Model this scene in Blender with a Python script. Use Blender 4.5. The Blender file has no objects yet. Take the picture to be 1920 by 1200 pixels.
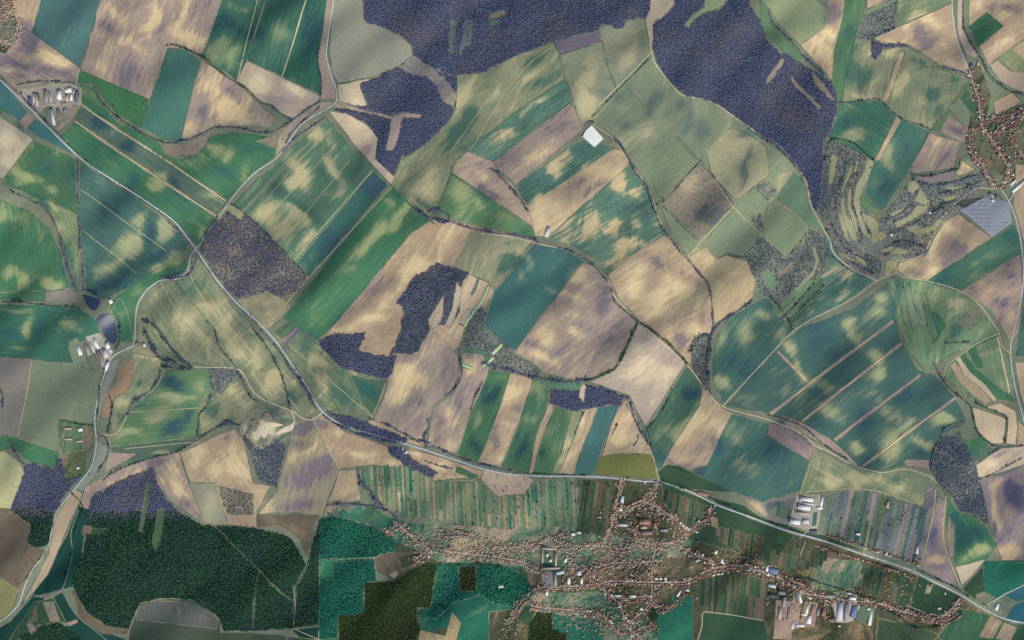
import bpy, math, random
import numpy as np
from mathutils import Vector
from mathutils.geometry import delaunay_2d_cdt

# ------------------------------------------------------------------ camera, light, exposure
SC = bpy.context.scene
S = 5.0                      # metres per map unit (the plan below is drawn in map units, x east, y south)
def W(x, y): return ((x - 960.0) * S, (600.0 - y) * S)

cam = bpy.data.cameras.new('camera'); camo = bpy.data.objects.new('camera', cam)
SC.collection.objects.link(camo)
camo.location = (0, 0, 20000); camo.rotation_euler = (0, 0, 0)
cam.sensor_width = 36; cam.lens = 36 * 20000 / 9600.0
cam.clip_start = 10; cam.clip_end = 120000
SC.camera = camo

SUN_EL, SUN_AZ = math.radians(38), math.radians(150)   # azimuth clockwise from north
world = bpy.data.worlds.new('World'); SC.world = world; world.use_nodes = True
wn = world.node_tree.nodes; wl = world.node_tree.links
bg = wn['Background']; sky = wn.new('ShaderNodeTexSky'); sky.sky_type = 'NISHITA'
sky.sun_disc = False; sky.sun_elevation = SUN_EL; sky.sun_rotation = SUN_AZ
wl.new(sky.outputs[0], bg.inputs[0]); bg.inputs[1].default_value = 0.14
sl = bpy.data.lights.new('sun', 'SUN'); sl.energy = 3.3; sl.angle = math.radians(0.5); sl.color = (1.0, 0.95, 0.87)
so = bpy.data.objects.new('sun', sl); SC.collection.objects.link(so)
sd = Vector((math.sin(SUN_AZ) * math.cos(SUN_EL), math.cos(SUN_AZ) * math.cos(SUN_EL), math.sin(SUN_EL)))
so.rotation_euler = sd.to_track_quat('Z', 'Y').to_euler(); so.location = (0, 0, 3000)
SC.view_settings.view_transform = 'Standard'; SC.view_settings.look = 'None'
SC.view_settings.gamma = 1; SC.view_settings.exposure = 0.62
try: SC.view_settings.use_curve_mapping = False
except Exception: pass

rng = np.random.default_rng(7); random.seed(7)
ALB = (0.655, 0.625, 0.59)    # picture value -> surface colour, with the bluish haze of the air left in
def lin(c):
    out = []
    for i, v in enumerate(c):
        v /= 255.0
        l = v / 12.92 if v <= 0.04045 else ((v + 0.055) / 1.055) ** 2.4
        out.append(l * ALB[i])
    return tuple(out)

# ------------------------------------------------------------------ terrain height (metres)
_hw = []
_r = np.random.default_rng(11)
for wlen, amp in ((900, 22), (520, 16), (300, 15), (180, 13), (120, 9.5), (85, 6.0), (60, 3.0)):
    for k in range(5):
        a = _r.uniform(0, 2 * math.pi) if wlen > 200 else _r.normal(.55, .55); ph = _r.uniform(0, 2 * math.pi)
        w_ = wlen * _r.uniform(.8, 1.25)
        _hw.append((math.cos(a) * 2 * math.pi / w_, math.sin(a) * 2 * math.pi / w_, ph, amp / math.sqrt(5) * 1.3))
def H(x, y):
    x = np.asarray(x, float); y = np.asarray(y, float)
    wx = x + 25 * np.sin(y / 95.0 + .7) ; wy = y + 25 * np.sin(x / 110.0)
    h = np.zeros_like(x)
    for kx, ky, ph, a in _hw: h = h + a * np.sin(kx * wx + ky * wy + ph)
    d = np.maximum(np.maximum(-200 - x, x - 2120), np.maximum(-200 - y, y - 1400))
    return h * np.clip(1 - d / 1500.0, 0, 1)

# ------------------------------------------------------------------ scene helpers
def link(o): SC.collection.objects.link(o); return o
def tag(o, label=None, cat=None, group=None, kind=None):
    if label: o['label'] = label
    if cat: o['category'] = cat
    if group: o['group'] = group
    if kind: o['kind'] = kind
    return o
def mesh_np(name, V, F, mats, midx=None, parent=None, attrs=None):
    """V (n,3) array, F (m,3) int array -> linked object."""
    me = bpy.data.meshes.new(name)
    n, m = len(V), len(F)
    me.vertices.add(n); me.vertices.foreach_set('co', np.asarray(V, np.float32).ravel())
    me.loops.add(m * 3); me.loops.foreach_set('vertex_index', np.asarray(F, np.int32).ravel())
    me.polygons.add(m); me.polygons.foreach_set('loop_start', np.arange(0, m * 3, 3, dtype=np.int32))
    for mt in (mats if isinstance(mats, (list, tuple)) else [mats]): me.materials.append(mt)
    if midx is not None: me.polygons.foreach_set('material_index', np.asarray(midx, np.int32))
    for an, (dom, typ, dat) in (attrs or {}).items():
        at = me.attributes.new(an, typ, dom)
        at.data.foreach_set('vector' if typ == 'FLOAT_VECTOR' else 'value', np.asarray(dat, np.float32).ravel())
    me.update(calc_edges=True)
    o = bpy.data.objects.new(name, me); link(o)
    if parent: o.parent = parent
    return o

class NT:
    def __init__(s, name):
        s.m = bpy.data.materials.new(name); s.m.use_nodes = True
        s.t = s.m.node_tree; s.t.nodes.clear()
    def n(s, typ, **kw):
        nd = s.t.nodes.new(typ)
        for k, v in kw.items(): setattr(nd, k, v)
        return nd
    def l(s, a, b): s.t.links.new(a, b)
    def val(s, sock, v):
        if isinstance(v, (int, float)): sock.default_value = v
        elif isinstance(v, tuple): sock.default_value = v
        else: s.l(v, sock)
    def math(s, op, a, b=0.0, c=0.0, clamp=False):
        nd = s.n('ShaderNodeMath', operation=op, use_clamp=clamp)
        for i, v in enumerate((a, b, c)): s.val(nd.inputs[i], v)
        return nd.outputs[0]
    def vm(s, op, a, b):
        nd = s.n('ShaderNodeVectorMath', operation=op); s.val(nd.inputs[0], a); s.val(nd.inputs[1], b)
        return nd.outputs['Value'] if op in ('DOT_PRODUCT', 'LENGTH') else nd.outputs[0]
    def comb(s, x, y, z=0.0):
        nd = s.n('ShaderNodeCombineXYZ'); s.val(nd.inputs[0], x); s.val(nd.inputs[1], y); s.val(nd.inputs[2], z); return nd.outputs[0]
    def noise(s, vec, scale, detail=2.0, rough=.5, dist=0.0, dims='3D'):
        nd = s.n('ShaderNodeTexNoise', noise_dimensions=dims); s.val(nd.inputs['Vector'], vec)
        nd.inputs['Scale'].default_value = scale; nd.inputs['Detail'].default_value = detail
        nd.inputs['Roughness'].default_value = rough; nd.inputs['Distortion'].default_value = dist
        return nd.outputs[0]
    def attr(s, name, typ='GEOMETRY', out='Fac'):
        nd = s.n('ShaderNodeAttribute', attribute_type=typ, attribute_name=name); return nd.outputs[out]
    def sstep(s, v, a, b):
        nd = s.n('ShaderNodeMapRange', interpolation_type='SMOOTHSTEP'); s.val(nd.inputs[0], v)
        nd.inputs[1].default_value = a; nd.inputs[2].default_value = b; return nd.outputs[0]
    def mix(s, f, a, b, typ='MIX'):
        nd = s.n('ShaderNodeMix', data_type='RGBA', blend_type=typ); s.val(nd.inputs[0], f)
        for i, v in ((6, a), (7, b)):
            if isinstance(v, tuple): nd.inputs[i].default_value = (*v[:3], 1)
            else: s.l(v, nd.inputs[i])
        return nd.outputs[2]
    def out(s, col, rough=1.0, spec=0.0, bump=None, bstr=.3, bdist=1.0):
        if spec == 0.0:
            b = s.n('ShaderNodeBsdfDiffuse'); s.val(b.inputs[0], (*col, 1) if isinstance(col, tuple) else col)
        else:
            b = s.n('ShaderNodeBsdfPrincipled'); s.val(b.inputs['Base Color'], (*col, 1) if isinstance(col, tuple) else col)
            b.inputs['Roughness'].default_value = rough; b.inputs['Specular IOR Level'].default_value = spec
        if bump is not None:
            bn = s.n('ShaderNodeBump'); s.l(bump, bn.inputs['Height']); bn.inputs['Strength'].default_value = bstr
            bn.inputs['Distance'].default_value = bdist; s.l(bn.outputs[0], b.inputs['Normal'])
        o = s.n('ShaderNodeOutputMaterial'); s.l(b.outputs[0], o.inputs[0]); return s.m

# ------------------------------------------------------------------ the farmland material (one, driven by each field's own properties)
def farmland():
    t = NT('farmland_soil_and_crop')
    P = t.n('ShaderNodeNewGeometry').outputs['Position']
    sep = t.n('ShaderNodeSeparateXYZ'); t.l(P, sep.inputs[0]); x, y = sep.outputs[0], sep.outputs[1]
    ca = t.attr('row_cos', 'OBJECT'); sa = t.attr('row_sin', 'OBJECT')
    u = t.math('ADD', t.math('MULTIPLY', x, ca), t.math('MULTIPLY', y, sa))
    v = t.math('SUBTRACT', t.math('MULTIPLY', y, ca), t.math('MULTIPLY', x, sa))
    P2 = t.comb(x, y)
    soil = t.attr('soil')
    wv = t.noise(P2, 1 / 900.0, 1.0, .5)
    da = t.math('ADD', t.math('MULTIPLY', x, .62), t.math('MULTIPLY', y, .78)); db = t.math('ADD', t.math('SUBTRACT', t.math('MULTIPLY', y, .62), t.math('MULTIPLY', x, .78)), t.math('MULTIPLY', wv, 900.0))
    n1 = t.noise(t.comb(t.math('MULTIPLY', da, 1 / 620.0), t.math('MULTIPLY', db, 1 / 240.0)), 1.0, 2.0, .5, .5)
    n2 = t.noise(P2, 1 / 130.0, 2.0, .5, .8)
    n3 = t.noise(t.comb(t.math('MULTIPLY', da, 1 / 330.0), t.math('MULTIPLY', db, 1 / 95.0)), 1.0, 2.5, .55, 1.2)
    st = t.noise(t.comb(t.math('MULTIPLY', u, .0035), t.math('MULTIPLY', v, .028)), 1.0, 3.5, .62)
    sf = t.noise(t.comb(t.math('MULTIPLY', u, .0045), t.math('MULTIPLY', v, .060)), 1.0, 3.0, .7)
    swirl = t.attr('swirl', 'OBJECT'); strk = t.attr('streak', 'OBJECT')
    s = t.math('MULTIPLY_ADD', t.math('SUBTRACT', n1, .5), swirl, t.math('MULTIPLY', soil, 1.35))
    s = t.math('MULTIPLY_ADD', t.math('SUBTRACT', n2, .5), t.math('MULTIPLY', swirl, .30), s)
    s = t.math('MULTIPLY_ADD', t.math('SUBTRACT', n3, .5), t.math('MULTIPLY', swirl, .75), s)
    s = t.math('MULTIPLY_ADD', t.math('SUBTRACT', st, .5), strk, s)
    A = t.attr('tone_base', 'OBJECT', 'Color'); B = t.attr('tone_pale', 'OBJECT', 'Color'); C = t.attr('tone_dark', 'OBJECT', 'Color')
    c = t.mix(t.sstep(s, .0, .80), A, B)
    c = t.mix(t.sstep(s, .0, -.70), c, C)
    # fine tillage streaks and grain
    g = t.noise(P2, 1 / 26.0, 4.0, .75)
    k = t.math('MULTIPLY_ADD', t.math('SUBTRACT', g, .5), .75, 1.0)
    k = t.math('MULTIPLY_ADD', t.math('SUBTRACT', sf, .5), t.math('MULTIPLY', strk, .62), k)
    nd = t.n('ShaderNodeMix', data_type='RGBA', blend_type='MULTIPLY'); nd.inputs[0].default_value = 1
    t.l(c, nd.inputs[6]); t.l(t.comb(k, k, k), nd.inputs[7]); c = nd.outputs[2]
    # tramlines / vine rows
    sp = t.attr('row_gap', 'OBJECT'); ra = t.attr('row_strength', 'OBJECT')
    fr = t.math('FRACT', t.math('DIVIDE', t.math('MULTIPLY_ADD', t.math('SUBTRACT', n2, .5), 2.0, v), sp))
    tri = t.math('ABSOLUTE', t.math('SUBTRACT', fr, .5))
    ln = t.math('MULTIPLY', t.sstep(tri, .33, .47), ra)
    ln = t.math('MULTIPLY', ln, t.math('ADD', t.math('MULTIPLY', st, 1.2), .35), clamp=True)
    c = t.mix(ln, c, t.attr('tone_line', 'OBJECT', 'Color'))
    # scrubby speckle (bushes, weeds)
    sc_ = t.attr('speckle', 'OBJECT')
    vz = t.noise(P2, 1 / 19.0, 2.0, .75)
    c = t.mix(t.math('MULTIPLY', t.sstep(vz, .53, .66), sc_), c, t.attr('tone_speck', 'OBJECT', 'Color'))
    return t.out(c, bump=g, bstr=.25, bdist=1.2)
M_FARM = farmland()

#        base           pale           dark          swirl streak gap  rowstr line             speckle speck
STY = {
 'tan':   ((172,153,128),(206,188,148),(128,119,118), .80, .90, 90, .0, (200,180,145), 0, (90,90,90)),
 'plough':((154,140,128),(204,184,144),(116,109,116), .95, 1.0, 90, .0, (200,180,145), 0, (90,90,90)),
 'ptan':  ((190,174,150),(208,194,160),(156,142,138), .70, .30, 90, .0, (200,180,145), 0, (90,90,90)),
 'purple':((134,124,126),(190,168,136),(92, 92,114),1.00, .50, 90, .0, (190,170,140), 0, (90,90,90)),
 'teal':  ((70,106, 98),(158,164,126),(54, 84, 94), .45, .75, 24, .22, (128,148,130), 0, (90,90,90)),
 'dteal': ((58, 99, 86),(136,152,114),(40, 74, 80), .50, .90, 22, .26, (110,144,120), 0, (90,90,90)),
 'steal': ((74,110,110),(138,152,128),(60, 90, 98), .25, .60, 24, .22, (118,142,132), 0, (90,90,90)),
 'green': ((68,114, 86),(152,162,118),(52, 94, 92), .50, .75, 24, .22, (118,154,114), 0, (90,90,90)),
 'olive': ((128,136,110),(182,176,136),(72,106, 92), 1.0, .90, 26, .16, (176,172,136), 0, (90,90,90)),
 'mott':  ((84,120,104),(192,176,136),(66,102, 98),1.20,1.40, 26, .20, (178,176,142), .35, (150,152,126)),
 'meadow':((122,137,111),(150,152,120),(92,118,102), .60, .40, 26, .08, (140,150,120), .18, (104,116,100)),
 'gmead': ((144,146,130),(160,156,130),(130,140,126), .35, .20, 60, .06, (165,160,140), 0, (90,90,90)),
 'vine':  ((126,134,114),(176,172,136),(88,108,102), .90, .30, 14, .46, (172,168,140), .0, (90,90,90)),
 'vpur':  ((126,122,116),(140,140,120),(102,102,106), .60, .25, 14, .40, (150,146,130), 0, (90,90,90)),
 'scrub': ((124,130,120),(166,160,132),(82, 94,102), .90, .20, 60, .0, (150,150,120), .85, (70,78,98)),
 'bscrub':((138,130,114),(170,158,130),(94,100,100), .80, .20, 60, .0, (150,150,120), .60, (88,90,100)),
 'terr':  ((156,156,124),(172,166,128),(118,128,108), .60, .30, 60, .0, (150,150,120), .15, (90,98,98)),
 'fbare': ((92, 96,118),(120,114,122),(66, 76,106), .60, .20, 60, .0, (90,90,100), .4, (58,66,98)),
 'fgreen':((34, 58, 50),(52, 80, 62),(26, 46, 44), .60, .10, 60, .0, (90,90,100), .5, (22,40,36)),
 'fteal': ((34, 92, 78),(66,122,100),(20, 68, 66), .60, .10, 60, .0, (90,90,100), .5, (20,62,58)),
 'fbrown':((46, 62, 40),(62, 74, 48),(36, 48, 34), .60, .10, 60, .0, (90,90,100), .5, (30,42,30)),
 'yard':  ((136,140,118),(184,178,158),(92,116,98),1.40, .20, 60, .0, (200,190,170), .35, (96,112,92)),
 'quarry':((132,138,116),(204,192,164),(92,106, 98),1.70, .20, 60, .0, (200,190,170), .2, (88,104,92)),
 'dcrop': ((34, 70, 64),(60, 92, 70),(26, 54, 54), .50, .50, 30, .10, (60,90,74), 0, (90,90,90)),
 'dbrown':((106, 98, 84),(136,122, 98),(78, 76, 66), .70, .60, 40, .0, (120,110,90), 0, (90,90,90)),
 'dolive':((126,128, 90),(142,142, 98),(104,112, 82), .50, .50, 40, .0, (120,110,90), 0, (90,90,90)),
 'yolive':((116,120, 72),(124,128, 76),(104,108, 68), .25, .30, 30, .10, (135,130,90), .12, (80,90,60)),
 'sgreen':((58, 84, 64),(86,100, 72),(44, 68, 56), .60, .80, 26, .12, (86,102,78), .1, (40,60,44)),
 'tgreen':((44,106, 88),(96,142,110),(32, 86, 76), .70, .80, 26, .12, (98,142,116), .3, (26,78,66)),
 'garden':((84, 88, 68),(142,122, 98),(52, 66, 50),1.60, .60, 24, .10, (130,118,92), .75, (46,58,44)),
 'tgarden':((104,126,102),(176,158,134),(44,94,80),1.80, .60, 24, .10, (172,154,128), .7, (40,86,72)),
 'ground':((116,126,106),(152,146,120),(84, 100, 94), .80, .30, 60, .0, (150,150,120), .25, (86,98,92)),
 'paved': ((176,174,168),(196,192,182),(150,148,146), .30, .10, 60, .0, (150,150,120), 0, (80,92,80)),
}
NAMES = {'tan':'ploughed_field','plough':'ploughed_field','ptan':'ploughed_field','purple':'ploughed_field','teal':'crop_field','dteal':'crop_field',
 'steal':'crop_field','green':'crop_field','olive':'crop_field','mott':'crop_field','meadow':'meadow','gmead':'meadow','vine':'vineyard','vpur':'vineyard',
 'scrub':'scrubland','bscrub':'scrubland','terr':'grass_terrace','fbare':'forest_floor','fgreen':'forest_floor','fteal':'forest_floor','fbrown':'forest_floor',
 'yard':'farm_yard','quarry':'quarry_floor','dcrop':'crop_field','dbrown':'ploughed_field','dolive':'meadow','yolive':'meadow','sgreen':'crop_field',
 'tgreen':'meadow','garden':'garden_ground','tgarden':'garden_ground','ground':'ground','paved':'paved_square'}
def style(o, st, ang=0.0, **over):
    a, b, c, sw, sk, gap, ra, lc, sp, spc = STY[st]
    a = np.array(a) + over.get('shift', 0)
    o['tone_base'] = lin(tuple(np.clip(a, 5, 250))); o['tone_pale'] = lin(b); o['tone_dark'] = lin(c)
    o['tone_line'] = lin(lc); o['tone_speck'] = lin(spc)
    o['swirl'] = float(over.get('swirl', sw) * 1.7); o['streak'] = float(over.get('streak', sk) * 1.25)
    o['row_gap'] = float(gap); o['row_strength'] = float(ra); o['speckle'] = float(sp)
    r = math.radians(-ang); o['row_cos'] = math.cos(r); o['row_sin'] = math.sin(r)

# ------------------------------------------------------------------ THE PLAN (map units)
F = []   # (style, angle, polygon, rough)
def f(st, ang, *pts, rough=0.0, **kw): F.append((st, ang, [tuple(p) for p in pts], rough, kw))
def P(s): 
    v = [float(q) for q in s.replace(',', ' ').split()]
    return list(zip(v[0::2], v[1::2]))
def fs(st, ang, s, rough=0.0, **kw): F.append((st, ang, P(s), rough, kw))
WOODS = []  # (kind, polygon string, label, density)
def wood(kind, s, label, dens=1.0, floor=None, rough=3.0, cut=()):
    fs(floor or {'bare':'fbare','green':'fgreen','teal':'fteal','brown':'fbrown','mix':'scrub'}[kind], 0, s, rough)
    WOODS.append((kind, len(F) - 1, label, dens))

# --- south: base areas first
fs('garden', 80, '700 980 900 985 1082 980 1100 900 1232 900 1340 948 1440 990 1560 1020 1700 1072 1850 1150 1940 1180 1940 1260 560 1260 760 1120')
fs('sgreen', 20, '1240 905 1345 945 1435 985 1490 1003 1440 1060 1400 1040 1290 1010 1250 960')
fs('tgarden', 85, '720 970 800 985 1000 985 1082 980 1150 1005 1230 1010 1300 1015 1285 1045 1220 1050 1215 1085 1110 1080 1000 1075 960 1062 820 1052 790 1035 740 1015')
fs('tgarden', 60, '1000 1110 1120 1108 1160 1130 1200 1160 1240 1200 1000 1200 960 1150')
fs('garden', 60, '1080 1062 1225 1055 1240 1100 1235 1140 1180 1160 1120 1100 1080 1095')
wood('green', '150 955 330 957 380 985 480 990 520 1000 545 1010 575 1060 600 975 600 1172 545 1180 480 1184 418 1185 410 1162 390 1145 360 1127 320 1123 290 1125 262 1132 248 1160 238 1183 200 1176 165 1150 145 1120 135 1090 142 1040 154 1040 160 1005',
     'dense dark green forest filling the bottom left of the valley', rough=2)
wood('green', '20 955 60 948 108 952 98 990 90 1020 70 1028 52 1018 60 985 30 968', 'small dark green wood between the brown field and the tan strip at far left')
wood('green', '-30 1260 20 1215 50 1185 80 1172 110 1166 128 1175 160 1205 190 1260', 'dark green wood at the bottom left corner')
fs('dbrown', 60, '-120 925 20 955 60 988 53 1020 85 1030 70 1060 35 1105 -120 1000')
fs('dolive', 50, '-120 1000 35 1105 22 1150 -120 1230')
fs('dcrop', 110, '148 945 166 952 156 1010 152 1040 138 1080 136 1100 115 1105 60 1120 75 1080 128 1000')
fs('dcrop', 130, '20 1165 60 1120 85 1120 60 1160 0 1225 -60 1260 -120 1240')
fs('sgreen', 120, '62 1130 105 1120 125 1170 110 1166 70 1172 40 1195 0 1230 30 1180', )
fs('bscrub', 60, '80 1130 100 1128 112 1165 95 1165')
fs('dcrop', 60, '100 1120 118 1110 140 1150 180 1180 240 1205 260 1260 190 1260 150 1200 128 1175')
fs('dbrown', 160, '135 1108 142 1108 158 1145 200 1175 240 1182 236 1192 190 1190 150 1160')
fs('purple', 100, '50 1170 60 1168 70 1180 60 1190', swirl=.2)
fs('sgreen', 5, '240 1184 250 1160 262 1134 290 1126 320 1124 360 1128 392 1146 410 1163 412 1188 470 1188 600 1200 600 1260 236 1260', shift=(14,0,8))
fs('purple', 80, '253 1164 256 1143 285 1128 355 1130 385 1145 408 1163 404 1182 330 1172', shift=(-46,-30,-36), swirl=.3)
fs('dcrop', 10, '545 1182 600 1175 600 1200 560 1196')
fs('dteal', 110, '597 1052 700 1047 705 1092 682 1092 682 1155 633 1155 633 1260 597 1260', shift=(-18,4,-4))
wood('teal', '598 975 620 970 650 974 700 990 735 1008 748 1030 705 1045 660 1048 598 1053', 'blue-green forest block west of the town', rough=1)
wood('teal', '598 1085 622 1085 626 1056 700 1050 705 1090 682 1094 680 1140 682 1153 633 1155 632 1198 598 1200', 'loose blue-green woodland below the forest track', dens=.55, rough=0, floor='fteal')
fs('dbrown', 50, '702 1050 712 1040 745 1036 795 1030 800 1042 772 1062 750 1085 738 1087 705 1072')
fs('garden', 50, '745 1045 795 1033 798 1045 770 1060 755 1068')
fs('tan', 60, '728 1078 742 1070 748 1078 738 1087')
wood('brown', '684 1093 720 1093 745 1087 770 1068 800 1055 820 1058 820 1108 810 1118 808 1138 782 1140 782 1168 790 1180 775 1210 772 1260 634 1260 634 1156 682 1153', 'square-edged olive brown forest south of the town', rough=1)
fs('tgreen', 150, '820 1056 920 1055 960 1064 985 1078 1002 1112 975 1140 918 1146 917 1260 860 1260 850 1170 790 1190 782 1150 808 1136 812 1100')
wood('teal', '822 1058 858 1058 862 1108 893 1108 897 1060 940 1062 985 1080 1000 1110 975 1140 925 1130 900 1115 850 1130 820 1160 785 1160 782 1148 808 1136 812 1105', 'blue-green woodland with a white patch at the town edge', dens=.75, rough=1, floor='tgreen')
wood('brown', '862 1064 892 1062 893 1107 863 1108', 'small square brown wood set in the blue-green woodland', rough=0)
fs('tan', 60, '772 1260 788 1180 835 1190 848 1146 864 1166 856 1200 850 1260', shift=(-10,-8,-20))
fs('garden', 60, '917 1146 960 1142 1000 1145 990 1180 980 1260 917 1260')
fs('sgreen', 60, '968 1158 984 1132 1004 1145 990 1171', swirl=.1)
wood('brown', '1006 1146 1034 1148 1036 1180 1062 1188 1066 1260 985 1260 992 1170', 'dark brown wood beside the sports ground', rough=1)
fs('tgreen', 90, '1036 1150 1080 1155 1130 1162 1132 1260 1066 1260 1062 1188 1036 1180')
wood('green', '1218 1142 1240 1138 1256 1145 1250 1160 1225 1165 1215 1155', 'small dark copse south of the crossroads in the town', rough=1)
fs('tgreen', 10, '1232 1148 1255 1143 1262 1118 1298 1118 1300 1260 1232 1260', swirl=.35)
fs('sgreen', 10, '1318 1148 1340 1149 1425 1163 1434 1163 1450 1260 1300 1260 1316 1180', swirl=.2, shift=(-6,-3,0))
# --- far north-west corner and fields
fs('tan', 105, '25 -120 110 -120 78 0 60 60 36 48 25 20')
fs('steal', 107, '112 -120 224 -120 190 0 147 124 60 60 78 0')
fs('plough', 107, '224 -120 455 -120 420 -20 378 101 345 88 313 90 281 187 149 131 190 0')
fs('plough', 30, '36 48 60 61 147 125 141 155 90 154 28 168 0 145 -120 50 -120 0 0 95 20 90 30 70')
fs('garden', 120, '-120 -120 24 -120 26 0 25 18 36 46 30 72 12 102 -10 92 -120 30', shift=(30,28,34))
fs('steal', 103, '313 93 345 92 362 102 378 116 340 264 305 260 265 240', shift=(0,8,-4))
fs('plough', 110, '378 112 440 152 480 190 513 220 508 238 470 236 400 237 370 255 338 264')
fs('dteal', 107, '455 -120 532 -120 500 -20 462 112 442 150 378 103')
fs('dteal', 107, '533 -120 612 -120 583 -20 527 141 462 112')
fs('dteal', 107, '612 -120 640 -120 616 -20 603 60 594 105 600 140 601 175 527 142 583 -20', shift=(-6,-2,-4))
fs('ptan', 107, '462 113 527 144 598 178 596 187 548 223 520 208 480 184 443 150', shift=(-14,-14,-8), swirl=1.0)
fs('plough', 95, '640 -120 624 -20 618 50 612 100 625 150 630 184 600 186 603 160 594 105 603 60 615 -20', swirl=.3)
fs('gmead', 20, '626 -120 679 -120 679 0 681 35 690 43 720 50 750 65 768 85 775 105 740 127 700 143 632 156 622 130 616 90 620 50')
fs('ptan', 150, '632 158 700 145 674 160 690 205 660 196 636 188')
wood('bare', '681 -120 1222 -120 1222 0 1216 38 1205 35 1172 41 1168 54 1150 54 1145 48 1124 48 1122 60 1035 79 1000 95 960 110 935 122 910 135 880 139 858 143 835 138 800 121 776 103 768 82 750 65 720 50 690 43 681 35', 'bare blue-grey forest along the top edge')
fs('terr', 92, '843 38 853 38 849 100 842 100', 1, shift=(-56,-44,-14), swirl=.2); fs('bscrub', 92, '853 38 858 38 854 96 850 100', 1, shift=(-30,-24,-2)); fs('terr', 92, '872 38 880 38 876 85 864 104 862 96 868 70', 1, shift=(-60,-46,-12), swirl=.2); fs('bscrub', 92, '881 38 888 40 885 85 878 88', 1, shift=(-30,-26,0))
fs('bscrub', 92, '918 26 948 17 950 30 930 36 917 35'); fs('meadow', 92, '918 38 938 38 938 48 920 52', shift=(-30,-30,-10))
fs('purple', 165, '1036 79 1124 60 1129 79 1050 103', swirl=.4, shift=(-22,-20,-8))
wood('bare', '675 158 745 125 776 103 810 128 858 148 860 172 853 205 838 232 825 245 790 278 765 290 750 296 746 320 738 334 705 298 709 262 690 234 650 212 622 205 690 195 688 190', 'bare forest around the T-shaped clearing')
fs('scrub', 20, '745 125 776 103 812 128 835 150 858 180 852 205 830 190 820 165 800 145 770 138', 4, shift=(10,0,6)); 
fs('plough', 20, '632 188 660 198 690 208 740 218 740 228 700 214 660 206 625 200', swirl=.3)
fs('plough', 100, '733 225 738 214 760 211 790 215 788 222 755 221 748 255 738 283 722 282 730 250', swirl=.4, shift=(10,8,10))
fs('ptan', 60, '617 208 650 212 690 235 709 260 703 298 740 332 733 346 700 310 660 265', swirl=.9)
fs('olive', 130, '614 222 668 290 728 345 580 519 520 458 436 384 480 335 530 290', shift=(-44,-16,-10), swirl=.5)
fs('teal', 130, '700 320 728 346 579 520 556 495', shift=(-14,-6,-6), swirl=.5)
fs('green', 130, '732 347 775 388 815 410 772 437 635 600 598 642 528 596')
fs('tan', 125, '772 437 815 410 850 415 960 440 985 465 925 548 900 600 870 640 850 660 735 700 685 665 595 640 635 600', shift=(-4,-4,-4))
fs('olive', 110, '880 434 1000 450 985 467 925 547 915 528 870 510 850 500 868 470', shift=(10,4,4))
wood('mix', '818 492 830 497 845 500 880 512 864 540 868 580 850 600 835 608 808 613 785 660 770 668 740 662 728 672 752 620 757 575 742 570 780 515 800 510', 'blue-grey wood in the middle of the ploughed fields', floor='fbare', dens=.97)
wood('bare', '598 640 612 630 685 623 673 658 728 670 755 662 740 682 735 705 715 710 640 690 600 650', 'dark wedge of wood below the long green field')
fs('plough', 115, '833 553 831 588 806 614 803 600 818 575', swirl=.3, shift=(15,12,5))
fs('ptan', 130, '880 514 915 530 930 549 905 575 880 592 860 628 835 628 862 585 864 550', shift=(-8,-10,-10))
fs('ptan', 110, '860 607 873 613 862 640 846 634', shift=(-8,-10,-10))
wood('mix', '905 575 884 588 870 625 862 650 905 658 925 685 920 697 960 700 1010 708 1014 697 985 674 960 665 945 645 913 612 915 588', 'rough wood strip running down beside the teal field', dens=.5)
fs('steal', 128, '1003 459 1050 465 1093 490 1030 570 967 658 945 645 913 612 914 588 926 548', shift=(-8,-2,-4))
fs('plough', 140, '1093 492 1115 500 1145 530 1155 560 1195 602 1150 690 1100 712 1060 710 1020 698 990 674 966 660')
fs('tan', 150, '1140 516 1165 490 1240 440 1262 450 1290 490 1330 530 1335 580 1333 625 1300 650 1296 684 1200 602 1160 560')
fs('ptan', 150, '1197 606 1240 637 1288 680 1210 800 1180 742 1108 716 1150 695', shift=(-16,-14,-6), swirl=1.0)
fs('mott', 148, '1028 446 1085 395 1172 312 1182 316 1215 362 1240 427 1246 440 1165 490 1140 516 1120 490 1080 462')
fs('tan', 148, '990 385 1065 335 1150 280 1175 285 1178 310 1085 392 1030 443 1003 444 992 410', shift=(6,6,4))
fs('mott', 148, '968 346 1083 266 1093 262 1135 272 1150 280 1065 335 990 385', shift=(-14,-6,0), swirl=.9)
fs('plough', 148, '925 302 1066 196 1078 205 1090 245 968 346 935 320')
fs('olive', 125, '858 140 880 139 910 135 960 110 1036 80 1046 100 1056 150 960 215 880 285 850 302 837 350 818 392 805 402 790 395 735 345 750 300 800 270 838 232 855 205')
fs('mott', 148, '870 290 905 255 960 215 1060 150 1070 192 925 303', shift=(0,2,2), swirl=.8)
fs('green', 145, '848 327 920 375 1000 430 1004 446 960 438 845 410 820 396 835 352', shift=(20,10,6))
fs('plough', 148, '850 313 874 284 925 303 935 320 960 345 990 385 999 425 915 368 848 325', shift=(15,12,6))
fs('vine', 60, '1050 105 1128 80 1140 130 1160 180 1105 225 1090 240 1065 160')
fs('vine', 60, '1124 52 1145 50 1152 56 1170 56 1173 43 1207 37 1221 100 1160 178 1140 130 1130 80')
fs('ptan', 105, '1226 -120 1330 -120 1285 0 1260 20 1235 40 1225 75 1221 92 1210 38 1218 20')
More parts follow.
